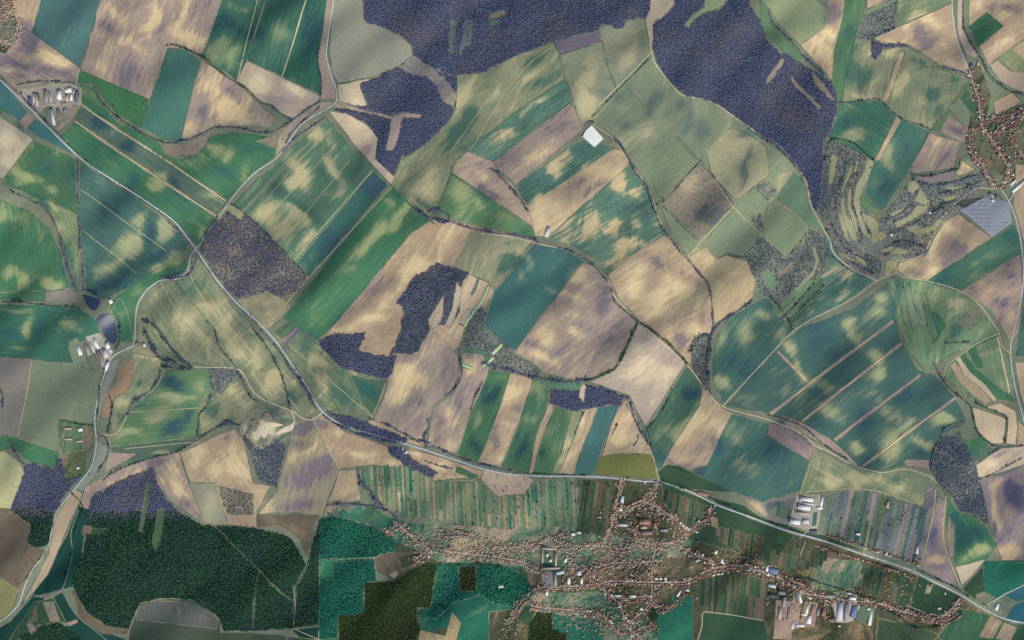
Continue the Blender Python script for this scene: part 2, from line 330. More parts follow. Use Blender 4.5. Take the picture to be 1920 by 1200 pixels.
wood('bare', '1224 60 1228 44 1240 38 1262 15 1290 -120 1400 -120 1403 10 1430 50 1440 80 1465 105 1475 95 1500 115 1545 145 1575 170 1573 190 1560 245 1550 260 1548 290 1545 320 1540 370 1542 402 1525 390 1520 360 1505 325 1480 300 1455 275 1420 253 1360 205 1320 188 1285 182 1255 155 1235 125 1223 95', 'large bare blue-grey forest at the upper right')
fs('olive', 140, '1280 50 1291 56 1300 40 1325 24 1350 20 1366 0 1385 -120 1322 -120 1320 15 1298 30', swirl=.3, shift=(0,6,0))
fs('bscrub', 50, '1466 108 1472 115 1445 155 1436 160 1440 145', 2)
fs('bscrub', 50, '1520 130 1535 145 1568 190 1560 188 1530 160', 2); fs('bscrub', 50, '1480 138 1500 160 1541 200 1536 208 1515 185 1490 158', 2)
fs('vine', 130, '1222 108 1236 135 1262 170 1285 183 1320 190 1365 210 1420 255 1465 285 1500 325 1520 380 1535 430 1478 484 1420 445 1360 477 1320 465 1290 480 1240 385 1228 375 1215 345 1170 280 1150 255 1120 237 1108 222 1110 212', shift=(-6,0,-4))
fs('meadow', 140, '1180 296 1272 257 1312 302 1237 378 1225 345')
fs('vine', 40, '1325 285 1340 265 1370 240 1400 250 1437 275 1440 330 1385 372 1374 370 1335 330', shift=(26,18,8))
fs('bscrub', 50, '1310 305 1335 328 1375 385 1310 450 1275 420 1244 384 1243 372', 1)
fs('meadow', 140, '1376 388 1428 437 1392 483 1365 474 1345 484 1315 460', shift=(4,2,4))
fs('meadow', 140, '1380 382 1412 352 1436 370 1410 410', swirl=.3)
fs('meadow', 140, '1457 371 1490 320 1505 340 1520 395 1541 423 1525 434', shift=(-16,-2,-2), swirl=.25)
fs('meadow', 140, '1440 387 1455 373 1518 430 1475 483 1434 450 1432 428', shift=(4,4,2), swirl=.3)
wood('mix', '1418 352 1438 338 1458 356 1440 376', 'small scrub patch between the square meadows', dens=.5)
wood('mix', '1410 410 1426 398 1434 430 1426 438', 'narrow scrub patch under the small square meadow', dens=.5)
fs('tan', 130, '1290 482 1325 463 1345 486 1362 478 1400 490 1416 520 1412 558 1375 590 1340 606 1335 570 1330 530', shift=(4,6,0), swirl=.45)
fs('meadow', 60, '1238 385 1250 388 1312 452 1296 475 1260 440', swirl=.5)
wood('mix', '1360 478 1395 482 1425 442 1475 485 1515 432 1537 432 1556 468 1552 500 1520 537 1472 582 1445 562 1425 548 1413 520 1400 490', 'curved scrub woodland on the terraces beside the square meadows', dens=.6)
fs('terr', 120, '1521 462 1530 462 1538 490 1528 515 1490 555 1470 578 1466 572 1500 535 1525 508 1530 488', shift=(-20,-6,0)); fs('bscrub', 60, '1460 515 1485 490 1490 500 1465 520')
fs('meadow', 60, '1430 510 1440 505 1460 530 1455 545 1435 535', shift=(-20,-6,-4))
fs('mott', 142, '1540 436 1556 450 1575 490 1640 526 1590 565 1500 612 1486 618 1470 590 1520 540 1552 505 1557 470', shift=(-6,0,4))
fs('scrub', 60, '1545 260 1600 265 1640 300 1632 350 1615 385 1645 420 1700 350 1710 325 1760 345 1850 325 1850 348 1800 398 1765 425 1735 478 1685 490 1680 510 1640 526 1580 492 1557 440 1530 400 1540 370')
wood('mix', '1545 262 1600 265 1632 300 1628 318 1605 350 1585 380 1570 400 1600 460 1640 480 1660 500 1640 522 1582 490 1560 440 1532 400 1541 370', 'terraced scrub woodland at the foot of the bare forest', dens=.5, floor='scrub')
wood('mix', '1655 410 1700 352 1712 328 1740 344 1800 340 1848 328 1846 345 1800 385 1765 420 1735 475 1700 485 1672 470 1650 440', 'terraced scrub woodland west of the solar park', dens=.48, floor='scrub')
for s in ('1625 300 1640 300 1638 325 1620 350 1612 375 1615 398 1640 408 1650 420 1646 455 1640 457 1622 440 1606 410 1598 380 1606 345 1622 320',
          '1592 352 1597 355 1595 385 1606 412 1612 448 1604 452 1594 420 1587 390','1577 370 1581 372 1586 400 1600 430 1608 450 1603 452 1588 428 1578 398',
          '1572 400 1578 400 1588 430 1594 452 1590 452 1578 428','1670 400 1700 388 1722 365 1728 355 1745 378 1740 385 1712 376 1690 398 1674 408',
          '1678 418 1710 402 1722 384 1745 386 1735 400 1712 414 1684 427','1700 426 1722 418 1730 432 1725 442 1708 434','1706 342 1720 335 1725 352 1712 362 1704 355'):
    fs('terr', 100, s, .8)
fs('green', 110, '1612 370 1620 362 1652 408 1640 402 1618 388', shift=(28,14,8))
fs('teal', 30, '1575 192 1640 187 1655 190 1684 222 1642 300 1590 275 1552 258 1568 225', shift=(-4,6,-4))
fs('teal', 115, '1690 222 1745 247 1716 303 1660 390 1650 396 1622 358 1642 300', shift=(0,4,0))
fs('tan', 115, '1682 218 1692 222 1650 300 1641 300')
fs('olive', 100, '1604 75 1636 72 1636 108 1645 110 1656 90 1705 86 1735 103 1770 130 1815 146 1790 182 1747 243 1690 220 1655 187 1580 190 1588 150')
fs('tan', 105, '1690 94 1700 96 1666 190 1656 188')
fs('green', 105, '1592 -120 1640 -120 1625 0 1615 40 1605 75 1590 140 1582 188 1572 190 1560 150 1565 90 1580 30', shift=(14,2,2))
fs('tan', 105, '1550 -120 1592 -120 1580 30 1565 90 1560 150 1540 125 1500 85 1535 60 1550 20')
fs('meadow', 30, '1420 -120 1520 -120 1525 0 1550 20 1548 50 1500 85 1465 50 1445 20 1425 0', shift=(14,10,4))
fs('green', 50, '1403 -120 1420 -120 1425 0 1442 20 1450 42 1480 78 1505 106 1500 114 1465 96 1440 70 1425 40', shift=(20,4,6), swirl=.4)
wood('mix', '1612 45 1622 30 1683 3 1682 50 1650 62 1636 74 1605 72', 'patch of dark scrub beside the ploughed field near the upper right', dens=.5)
fs('tan', 150, '1640 -120 1680 -120 1668 0 1626 16 1625 0'); fs('meadow', 150, '1626 18 1680 -4 1682 2 1622 30', swirl=.3)
fs('olive', 160, '1682 -120 1780 -120 1785 5 1690 46 1684 40', shift=(-14,0,-4))
fs('tan', 160, '1787 5 1790 40 1805 100 1820 138 1800 132 1765 120 1730 95 1705 82 1660 84 1640 70 1690 48')
wood('bare', '1634 70 1655 82 1700 80 1705 85 1656 90 1645 112 1635 105', 'hooked dark thicket below the scrub patch')
fs('ptan', 100, '1788 -120 1802 -120 1808 50 1835 102 1828 108 1812 100 1798 50', shift=(-14,-14,-6), swirl=.3)
fs('tan', 150, '1812 -120 1980 -120 1980 30 1855 120 1838 88 1820 45')
fs('green', 145, '1822 47 1852 20 1882 48 1835 88')
fs('ptan', 150, '1857 121 1873 112 1900 132 1980 140 1980 190 1905 166 1880 150', shift=(-20,-20,-14), swirl=.3)
fs('bscrub', 40, '1875 110 1898 92 1940 104 1980 130 1905 132', 1, shift=(-10,10,-10)); fs('tan', 150, '1900 90 1980 35 1980 118 1925 112')
fs('tan', 150, '1866 190 1900 172 1918 188 1885 216 1870 214', swirl=.3)
fs('meadow', 120, '1820 125 1850 115 1858 130 1890 162 1865 188 1866 214 1845 222 1838 185 1825 140', swirl=.8)
fs('green', 125, '1748 243 1816 148 1824 155 1762 243', shift=(30,8,6)); fs('meadow', 40, '1782 200 1800 186 1830 222 1820 245', swirl=.2)
fs('green', 40, '1800 184 1814 166 1838 195 1840 222 1832 220', shift=(0,-10,-4)); fs('plough', 40, '1765 240 1782 216 1820 246 1810 266 1768 250')
fs('plough', 120, '1745 248 1802 266 1790 315 1712 325 1716 304')
fs('purple', 10, '1716 330 1798 318 1785 335 1735 346', swirl=.3)
fs('tan', 100, '1804 300 1830 318 1800 330 1792 325')
fs('garden', 120, '1820 215 1845 225 1870 216 1900 200 1940 190 1990 200 1990 310 1900 345 1880 330 1860 320 1832 312 1810 285 1812 262', shift=(24,24,22))
fs('garden', 120, '1816 125 1838 112 1845 135 1862 180 1850 222 1840 225 1832 180', shift=(24,24,22))
fs('meadow', 40, '1850 330 1890 330 1902 345 1885 385 1872 360', swirl=.4); fs('yard', 40, '1890 345 1920 330 1935 350 1905 375', shift=(20,20,20))
fs('tan', 130, '1800 400 1812 378 1816 382 1802 402 1858 446 1742 525 1700 520 1681 506 1686 492 1736 480 1752 448 1775 415')
fs('green', 142, '1858 447 1905 420 1916 472 1802 546 1742 526', shift=(6,-4,8))
fs('purple', 130, '1913 476 1916 550 1910 620 1895 642 1860 582 1804 547', shift=(26,18,4))
fs('tan', 110, '1905 310 1990 290 1990 500 1925 480 1915 430 1902 385')
fs('teal', 120, '1920 480 1990 500 1990 670 1905 668 1905 640 1918 570'); fs('tan', 120, '1903 680 1990 672 1990 820 1932 810 1912 740', shift=(8,8,4))
fs('olive', 100, '1665 528 1690 520 1745 530 1800 547 1840 577 1873 627 1830 650 1790 660 1760 680 1735 692 1712 672 1696 640 1685 590', shift=(-24,-2,-8))
fs('green', 115, '1735 620 1760 590 1775 610 1742 660', shift=(0,0,0)); fs('bscrub', 60, '1793 605 1830 570 1845 590 1820 620', shift=(-20,-8,-10))
fs('olive', 80, '1770 706 1782 680 1830 648 1875 628 1896 690 1902 752 1860 745 1835 755', shift=(-20,0,-4))
for st, s in (('tan','1781 684 1790 678 1810 700 1838 722 1856 752 1848 760 1820 738 1795 712'),('green','1800 664 1808 660 1828 690 1862 718 1900 745 1900 753 1862 748 1840 720 1812 698'),
              ('ptan','1792 672 1799 668 1820 698 1848 722 1868 750 1862 752 1838 728 1808 704'),('green','1812 656 1830 648 1845 690 1832 690'),('ptan','1868 632 1872 630 1895 735 1890 738')):
    fs(st, 70, s, .5, swirl=.3)
fs('ptan', 90, '1823 764 1886 784 1881 832 1860 832 1832 812', shift=(6,6,0), swirl=.4); fs('ptan', 90, '1848 763 1875 756 1902 770 1906 800 1903 834 1886 832 1889 782', shift=(8,6,0), swirl=.4)
fs('tan', 90, '1908 790 1925 805 1980 820 1980 832 1906 835')
fs('teal', 128, '1335 690 1345 628 1368 593 1440 558 1490 618 1440 670 1357 757 1340 725')
fs('teal', 142, '1362 760 1440 672 1500 615 1600 577 1664 530 1680 580 1690 645 1718 692 1750 702 1790 745 1812 792 1768 812 1745 870 1690 872 1640 882 1612 875 1560 830 1440 775', shift=(0,-4,-2))
for s in ('1673.6 600.8 1676.4 604.2 1444.2 781.1 1440.8 776.9','1692.6 638.9 1695.4 643.1 1505.1 792.1 1500.9 787.9','1723.8 700.9 1727.2 705.1 1568.8 827.1 1563.2 822.9','1789.0 743.6 1794.0 746.4 1620.8 875.4 1615.2 872.6','1455.8 659.4 1459.2 656.6 1517.1 712.9 1512.9 717.1'):
    fs('plough', 142, s, shift=(4,2,2), swirl=1.2)
fs('plough', 38, '1467 780 1500 790 1560 826 1615 876 1590 870 1520 828 1475 800')
fs('plough', 38, '1445 795 1475 802 1527 840 1516 866 1438 816', shift=(-6,-10,0))
fs('teal', 125, '1373 776 1442 794 1438 816 1515 863 1500 921 1450 935 1430 942 1370 920 1296 890 1318 870 1350 820')
fs('olive', 30, '1528 842 1590 872 1650 884 1745 888 1758 905 1735 960 1640 925 1580 915 1500 925 1516 880', shift=(-10,-4,-4))
fs('plough', 30, '1690 872 1700 862 1745 862 1744 880', swirl=.3)
fs('tan', 125, '1318 722 1335 745 1355 765 1372 775 1350 820 1325 872 1240 897 1245 862 1262 835 1312 760')
fs('teal', 125, '1288 690 1300 700 1318 728 1312 760 1260 838 1240 880 1228 878 1218 830 1208 814', shift=(8,6,-6), swirl=.8)
fs('meadow', 60, '1295 690 1312 700 1335 740 1320 728', swirl=.4, shift=(20,0,0))
fs('olive', 40, '512 622 545 612 600 650 640 690 722 713 700 783 680 775 650 762 618 772 560 700 535 652', shift=(-14,-6,-6))
fs('green', 40, '660 705 722 716 700 780 680 760', shift=(14,-4,0))
fs('plough', 112, '745 662 785 668 808 615 835 640 855 665 862 680 860 700 850 730 812 760 803 795 800 838 760 822 697 783 722 715 735 700')
fs('plough', 112, '862 680 870 660 900 655 918 680 916 705 885 780 858 852 800 836 808 790 815 765 852 735')
fs('meadow', 0, '866 662 875 655 905 655 925 680 918 690 905 665 880 660', swirl=.2, shift=(-40,-14,-10)); fs('scrub', 0, '872 664 886 660 888 670 876 673')
fs('dteal', 112, '918 695 957 700 940 760 897 867 857 852 885 770', shift=(14,14,-4))
fs('tan', 112, '957 700 999 710 980 775 940 875 896 867 925 800')
fs('dteal', 110, '1000 712 1030 732 1028 756 1005 820 992 888 938 876 965 815', shift=(16,12,0))
fs('tan', 108, '1029 758 1041 760 1012 830 1000 890 992 888 1005 820')
fs('dteal', 108, '1041 761 1074 770 1052 850 1034 892 999 890 1014 830', shift=(22,16,0))
fs('olive', 108, '1074 770 1100 765 1078 820 1048 892 1034 892 1054 845'); fs('tan', 110, '1098 766 1122 762 1096 830 1074 890 1046 892 1078 820')
fs('steal', 112, '1122 762 1162 760 1128 840 1112 890 1076 890 1098 830', shift=(-4,2,0))
fs('tan', 112, '1162 760 1172 752 1182 745 1200 800 1228 862 1228 870 1126 870 1145 800')
fs('yolive', 100, '1126 858 1150 852 1200 850 1224 852 1232 898 1116 890')
wood('bare', '1030 728 1050 730 1085 732 1097 722 1140 730 1170 745 1165 762 1140 758 1110 765 1080 772 1030 757', 'dark wood above the narrow striped fields')
fs('ptan', 100, '1088 720 1100 722 1094 755 1086 745', 1, swirl=.2); fs('meadow', 0, '1000 712 1030 714 1095 716 1085 732 1030 730', swirl=.3, shift=(-34,-10,-6))
fs('olive', 52, '342 502 362 482 372 480 390 510 440 580 520 660 592 772 565 785 530 772 500 750 470 712 420 692 330 672 290 642 258 642 257 590 290 545 330 528')
wood('bare', '385 430 410 400 432 382 470 410 520 460 575 520 560 545 530 560 500 548 450 560 430 550 400 510 378 470', 'bare wood beside the road junction', floor='bscrub', dens=.8)
fs('terr', 60, '405 395 425 378 460 400 450 412 425 395 410 412', 1)
fs('plough', 60, '443 562 500 548 530 560 545 575 520 603 497 620 470 600', shift=(-6,6,-10)); fs('green', 130, '515 622 548 598 556 606 530 640', shift=(10,-10,0)); fs('purple', 130, '524 640 556 612 562 617 533 650')
fs('teal', 36, '152 303 230 355 330 425 350 458 345 480 260 530 190 565 160 545 155 480 150 400')
fs('green', 145, '345 470 352 500 330 520 285 535 256 565 248 600 246 640 225 640 205 570 225 550')
fs('green', 60, '60 262 145 298 146 405 130 402 100 385 60 370 20 352 10 335', shift=(4,-4,-4))
fs('olive', 65, '20 352 60 365 100 380 146 402 144 545 130 500 115 440 90 395 30 362', shift=(-8,4,-6))
fs('green', 88, '-120 368 10 378 60 395 95 430 115 480 130 540 85 545 -120 552')
fs('ptan', 120, '-120 160 -20 205 65 262 10 335 -120 330', shift=(-20,-12,-6), swirl=.8)
fs('steal', 50, '-120 80 0 150 55 212 38 228 -120 130', shift=(-4,4,4)); fs('green', 50, '-120 130 10 207 -5 220 -120 150', shift=(0,0,0)); fs('plough', 50, '38 228 55 211 68 222 50 243', swirl=.3); fs('steal', 50, '50 243 68 223 105 252 145 295 100 270', shift=(-8,2,2))
fs('green', 35, '140 230 250 305 403 407 370 460 330 420 150 297 112 262')
fs('teal', 35, '143 226 145 200 152 196 310 300 430 378 405 403', swirl=.8, shift=(16,2,-4))
fs('green', 35, '142 158 155 158 175 165 190 195 220 228 265 248 300 268 308 290 340 299 370 290 395 255 450 247 500 254 522 258 520 290 480 320 425 375 310 298 153 195 143 175')
fs('green', 20, '145 135 160 136 280 187 265 240 215 212 190 180 172 155 142 154', shift=(0,4,-6), swirl=.3)
fs('bscrub', 20, '308 266 340 270 395 248 385 275 362 293 330 292 308 285', 1)
fs('bscrub', 20, '515 240 548 225 545 250 522 280 500 272 480 264 515 255'); fs('plough', 130, '548 225 600 190 628 190 590 212 552 240 536 270 516 292 524 255', swirl=.3)
fs('yard', 20, '30 168 90 155 140 156 150 175 152 195 135 230 112 250 95 237 70 217 48 195')
fs('plough', 60, '125 200 146 198 135 228 112 250 106 240 125 225', swirl=.3)
fs('green', 5, '-120 566 130 574 162 585 180 600 190 630 150 640 128 650 138 682 -120 660', shift=(-8,-8,4))
fs('green', 5, '-120 552 83 546 83 564 -120 560'); fs('vpur', 10, '83 548 138 540 145 563 85 568')
fs('meadow', 5, '128 640 145 632 170 690 188 698 140 684', swirl=.4)
fs('vpur', 25, '-120 660 60 673 36 818 -120 800'); fs('vine', 20, '62 674 136 682 190 700 179 790 165 800 114 785 112 848 37 820', shift=(-16,-8,-10), swirl=.4)
fs('green', 20, '-120 806 25 818 112 846 112 870 102 878 60 865 30 840 10 845 -120 860'); fs('meadow', 20, '-120 860 10 845 40 865 50 885 20 955 -120 935', shift=(50,34,20))
wood('bare', '50 872 62 868 105 880 112 862 132 858 155 895 140 905 125 922 118 935 104 962 60 950 22 955 32 930 45 900', 'bare wood at the left edge above the brown field')
fs('green', 100, '112 786 178 796 178 830 165 848 150 870 120 860 112 830', shift=(20,0,4)); fs('garden', 100, '158 800 178 798 178 830 165 845 156 842', shift=(50,40,40))
fs('garden', 100, '132 845 165 845 158 890 125 900 112 870', shift=(6,24,10))
fs('gmead', 110, '183 822 204 832 206 850 180 890 158 922 140 915 152 900 176 870', shift=(-12,-4,0))
fs('plough', 115, '141 915 156 926 122 1000 88 1078 62 1112 40 1135 92 1040 104 970', shift=(14,12,0), swirl=.25)
fs('olive', 110, '247 662 300 672 352 690 306 698 275 740 225 790 212 808 206 760 240 725 250 700'); fs('gmead', 110, '205 680 222 672 216 705 200 735 188 790 182 800 190 740', swirl=.5, shift=(-10,-10,0))
fs('bscrub', 110, '222 690 232 678 248 675 251 700 240 735 215 745 206 785 190 783 200 735 216 720', 1, shift=(16,2,-8))
fs('teal', 176, '310 695 385 692 396 700 395 725 375 755 370 817 230 838 212 832 225 800 250 762 275 745 295 715', shift=(24,22,-6))
fs('olive', 150, '400 738 440 710 478 757 450 795 400 800 375 818 372 765', shift=(6,2,0)); wood('mix', '394 690 440 690 446 702 415 740 396 728', 'pale grey scrub patch at the track corner', dens=.5)
fs('green', 170, '205 838 368 820 330 850 260 870 200 884 212 860', shift=(14,-12,4)); fs('plough', 170, '208 848 260 850 225 870 200 884', swirl=.3)
fs('plough', 60, '160 912 230 876 335 846 345 880 370 940 388 982 360 968 330 945 300 915 272 882 230 898 178 925 168 955 150 950')
fs('tan', 60, '338 850 400 820 440 805 458 825 475 905 506 912 482 960 480 990 426 985 385 980 360 915'); fs('gmead', 75, '353 905 403 905 425 978 400 985 386 982', shift=(-4,-2,-6), swirl=.9)
wood('mix', '408 912 475 927 474 966 425 965', 'speckled scrub plot above the green forest', dens=.45, floor='bscrub')
wood('bare', '456 822 476 802 520 815 536 840 520 916 486 902 470 850', 'dark wood below the quarry', floor='scrub', dens=.7)
fs('quarry', 20, '450 775 480 765 530 768 552 788 548 810 512 835 482 838 456 812', 1)
fs('plough', 100, '550 792 586 785 630 870 632 885 602 965 592 965 520 960 482 966 520 920 540 845', shift=(-4,2,-8))
fs('dbrown', 100, '482 964 602 966 590 978 577 1050 562 1015 545 1000 520 985 482 990')
fs('tan', 100, '585 783 606 776 650 812 730 838 756 852 756 880 700 872 662 876 634 880', shift=(-2,-4,-4)); fs('tan', 100, '636 882 668 880 672 905 676 935 640 946 606 972')
fs('tan', 25, '728 838 800 850 900 882 900 898 870 897 815 902 782 872 756 882', shift=(0,-4,-2)); fs('ptan', 10, '905 882 992 895 1000 900 985 926 930 930 902 898', shift=(-8,-12,-8))
fs('tan', 30, '688 790 712 786 765 818 800 840 762 830 720 815'); fs('green', 25, '856 875 898 892 894 901 854 885', swirl=.2)
wood('bare', '728 838 755 838 772 860 822 888 806 897 770 894 755 870 732 852', 'dark thicket on the south side of the main road')
wood('bare', '612 770 640 778 682 790 700 798 765 822 762 830 740 832 690 818 640 797', 'roadside wood along the bend of the main road', dens=1.0)
wood('bare', '168 957 174 932 230 899 285 878 306 925 332 957 320 962 300 956 280 963 255 955 235 962 210 956 190 961', 'bare grey-blue top of the big green forest'); fs('green', 100, '276 905 284 905 275 958 268 1000 258 998 268 950', shift=(20,-10,-4))
fs('sgreen', 100, '296 955 310 955 303 1010 292 1035 284 1020 290 990', 1, shift=(20,20,14))
fs('purple', 110, '1738 905 1756 918 1732 1010 1722 1072 1716 1055 1728 985', shift=(-6,-4,2)); fs('purple', 110, '1758 930 1772 940 1768 1020 1796 1102 1782 1096 1726 1066 1745 980')
fs('green', 60, '1765 912 1775 930 1800 962 1825 967 1850 987 1868 1022 1848 1050 1812 1082 1790 1060 1776 1020 1776 940'); fs('plough', 90, '1778 965 1790 985 1788 1040 1778 1045 1777 1000', swirl=.3)
fs('ptan', 90, '1790 1062 1850 1048 1816 1085 1802 1098', swirl=.5)
wood('bare', '1742 870 1766 822 1800 812 1818 850 1826 872 1848 905 1856 975 1850 984 1826 966 1800 960 1776 925 1756 905', 'bare wood at the lower right beside the violet field', dens=.8, floor='scrub')
fs('purple', 105, '1838 900 1880 890 1990 845 1990 1050 1880 1052 1868 1020 1856 970'); fs('ptan', 150, '1828 872 1880 840 1990 825 1990 842 1880 886 1836 896', swirl=.9)
fs('green', 20, '1803 825 1838 818 1852 836 1822 852'); fs('teal', 20, '1822 853 1852 838 1862 842 1826 865')
fs('tgreen', 160, '1845 1052 1880 1053 1990 1052 1990 1085 1930 1090 1860 1130 1845 1110 1842 1070', swirl=.4); fs('sgreen', 160, '1804 1104 1842 1062 1846 1110 1858 1130 1850 1140')
fs('steal', 20, '1880 1115 1940 1088 1990 1080 1990 1115 1905 1128', shift=(-30,-16,-8)); fs('steal', 20, '1905 1132 1990 1118 1990 1185 1882 1165', shift=(-34,-24,-6))
fs('tgreen', 110, '1800 1140 1850 1152 1930 1180 1990 1190 1990 1260 1790 1260 1760 1190', swirl=.4, shift=(16,-14,-18)); fs('tan', 110, '1858 1155 1880 1166 1862 1198 1838 1195', shift=(-26,-24,-18)); fs('tan', 110, '1884 1168 1910 1178 1896 1205 1868 1198', shift=(-22,-18,-12))
fs('yard', 0, '1828 1113 1845 1108 1865 1120 1850 1132 1830 1125', shift=(-20,-20,-18)); fs('yard', 0, '1852 1142 1868 1125 1884 1130 1878 1153')
fs('yard', 95, '1476 982 1492 925 1540 925 1534 985 1532 1000 1508 995', shift=(10,6,2)); fs('steal', 95, '1525 960 1535 958 1530 990 1520 988', shift=(-20,0,0))
fs('sgreen', 100, '1440 985 1476 985 1510 998 1545 1003 1640 1040 1540 1013'); fs('yard', 95, '1555 1125 1562 1118 1605 1125 1600 1165 1572 1168', shift=(10,10,12)); fs('yard', 20, '1562 1112 1600 1102 1612 1122 1575 1120', shift=(6,0,-4))
fs('tgarden', 110, '1525 1045 1618 1052 1620 1098 1560 1108 1522 1104'); fs('meadow', 100, '1612 1135 1642 1138 1636 1172 1605 1165', swirl=.2, shift=(-30,-24,-20)); fs('garden', 110, '1500 1042 1528 1046 1522 1090 1495 1075', shift=(50,36,20))
fs('sgreen', 60, '1648 1160 1680 1168 1720 1172 1760 1190 1700 1260 1640 1260', shift=(14,8,6))
fs('sgreen', 100, '1722 1080 1800 1118 1798 1125 1760 1158 1705 1148 1712 1110', shift=(-6,-6,-4)); fs('paved', 95, '1018 1071 1036 1071 1038 1100 1018 1100', shift=(-36,-34,-28)); fs('yard', 95, '1738 1095 1748 1095 1742 1112 1734 1112')
fs('yolive', 10, '1333 1116 1340 1114 1345 1130', swirl=.2)
fs('tan', 95, '1334 968 1346 972 1345 990 1334 986', shift=(-20,-20,-24)); fs('tan', 95, '1400 1028 1432 1035 1430 1046 1398 1042', shift=(-14,-12,-20)); fs('dbrown', 95, '1242 1045 1282 1047 1282 1064 1240 1064')
fs('purple', 150, '1395 935 1430 944 1500 925 1495 945 1478 985 1440 975', shift=(-6,6,6), swirl=.8)
fs('sgreen', 20, '1330 932 1395 948 1435 975 1480 985 1475 992 1345 945', swirl=.3, shift=(-6,-2,0)); fs('sgreen', 20, '1232 885 1250 870 1275 875 1300 888 1370 922 1300 918 1240 905', shift=(4,4,4))
fs('ptan', 60, '914 535 919 538 913 552 903 570 890 586 879 600 873 612 867 610 871 600 880 587 893 572 905 556', swirl=.2)
fs('ptan', 60, '921 661 939 644 945 648 926 668', swirl=.2)
fs('ptan', 60, '904 685 924 669 928 673 908 689', swirl=.2)
fs('ptan', 60, '863 681 867 681 888 688 888 693 884 694 863 686', swirl=.2)
wood('mix', '1296 650 1308 634 1330 628 1334 645 1328 690 1336 745 1318 722 1300 692', 'triangular copse between the stream and the oval teal field', dens=.8)
for q in ('858 528 866 545 862 570 852 598 842 612 836 606 848 580 852 552', '866 592 876 580 886 578 880 596 872 612 862 606', '820 585 832 590 826 604 812 618 808 606', '895 520 899 523 892 545 884 556 882 550 890 536'):
    fs('ptan' if q[0] != '8' or q[1] != '9' else 'scrub', 110, q, .8, shift=(-20,-14,-8), swirl=.3)
for q in ('394 980 396 979 432 1014 482 1064 524 1108 548 1128 546 1130 522 1111 480 1067 430 1017', '484 1070 487 1070 482 1100 478 1140 475 1180 472 1180 474 1140 479 1100', '548 1100 554 1098 556 1120 553 1140 551 1175 548 1178 548 1140 549 1120', '575 1058 580 1056 566 1085 556 1100 553 1098 562 1080', '160 985 172 986 168 1002 153 1004'):
    fs('sgreen', 100, q, .8, shift=(10,6,4))
fs('dbrown', 60, '156 985 171 988 168 1000 153 1002', shift=(10,0,4)); fs('sgreen', 100, '172 990 200 992 206 996 180 1006 170 1004', 2); fs('plough', 60, '126 1168 144 1161 146 1167 130 1175', swirl=.2, shift=(20,0,-4)); fs('dbrown', 100, '62 1145 66 1135 70 1150 68 1165 56 1168 50 1166 60 1158', .5, swirl=.3)
# contour hedge gaps, lighter grass shelves on the terraces
for q in ('1596 310 1602 312 1590 340 1582 362 1578 362 1584 338', '1606 300 1612 302 1606 322 1600 326', '1560 290 1572 292 1566 330 1558 350 1554 340', '1650 470 1668 462 1690 466 1712 474 1690 478 1668 474', '1662 490 1676 486 1680 500 1666 520 1658 515', '1775 352 1808 348 1836 338 1838 342 1806 354 1778 358', '1770 372 1790 366 1800 368 1782 378', '1722 430 1748 424 1762 412 1766 418 1748 436 1724 440', '1604 478 1622 484 1628 500 1622 500 1608 488', '1640 440 1656 432 1664 444 1650 452', '1572 470 1586 476 1606 492 1602 494 1582 484'):
    fs('terr', 100, q, .8, shift=(-4,-4,-8))
# narrow allotment strips
def strips(region, ang, wmin, wmax, pal, wiggle=3):
    poly = np.array(P(region)); a = math.radians(ang); d = np.array((math.cos(a), math.sin(a))); n = np.array((-d[1], d[0]))
    v = poly @ n; u = poly @ d; x = v.min()
    while x < v.max() - 1:
        w = random.uniform(wmin, wmax); x1 = min(x + w, v.max())
        # the strip clipped to the region by sampling its extent along u
        mid = (x + x1) / 2; cr = []
        for i in range(len(poly)):
            p, q = poly[i], poly[(i + 1) % len(poly)]; vp, vq = p @ n, q @ n
            if (vp - mid) * (vq - mid) < 0: t = (mid - vp) / (vq - vp); cr.append((p + (q - p) * t) @ d)
        cr.sort()
        for c0, c1 in zip(cr[0::2], cr[1::2]):
            c0 += random.uniform(-wiggle, wiggle); c1 += random.uniform(-wiggle, wiggle)
            cuts = [c0, c1]
            if c1 - c0 > 30 and random.random() < .55: cuts.insert(1, c0 + (c1 - c0) * random.uniform(.3, .7))
            for e0, e1 in zip(cuts[:-1], cuts[1:]):
                if e1 - e0 < 3: continue
                st = random.choice(pal); sh = np.array([random.uniform(-10, 10)] * 3) + (st[1] if isinstance(st, tuple) else 0)
                F.append((st[0] if isinstance(st, tuple) else st, ang, [tuple(d * e0 + n * x), tuple(d * e1 + n * x), tuple(d * e1 + n * x1), tuple(d * e0 + n * x1)], 0,
                          {'shift': sh, 'swirl': .5, 'nm': 'allotment_strip'}))
        x = x1
TG = [('tgreen', (52,18,18)), ('tgreen', (66,26,22)), ('meadow', (-20,-8,-14)), ('tan', (-4,-4,-10)), ('meadow', (4,0,-10)), ('tgreen', (20,14,10)), ('green', (10,0,0)), ('meadow', (0,0,0)), ('meadow', (20,8,6)), ('tan', (-14,-12,-14)), 'tgarden', ('olive', (-10,0,0))]
strips('672 885 690 876 760 872 812 902 845 905 900 905 930 930 985 928 1010 900 1082 896 1082 982 1000 990 900 988 870 985 760 968 706 935 678 915', 87, 2.6, 6.5, TG)
strips('600 975 608 965 700 948 715 962 760 985 735 1000 650 970 620 968', 130, 10, 22, ['tgreen', ('tgreen', (20,10,8)), ('green', (0,-8,0))])
SG = ['sgreen', 'garden', 'dbrown', ('sgreen', (14,8,4)), ('dbrown', (-18,-12,-10)), ('sgreen', (-10,-10,-6)), ('garden', (8,2,0))]
strips('1084 900 1165 903 1152 980 1132 1008 1084 995', 98, 4, 9, SG)
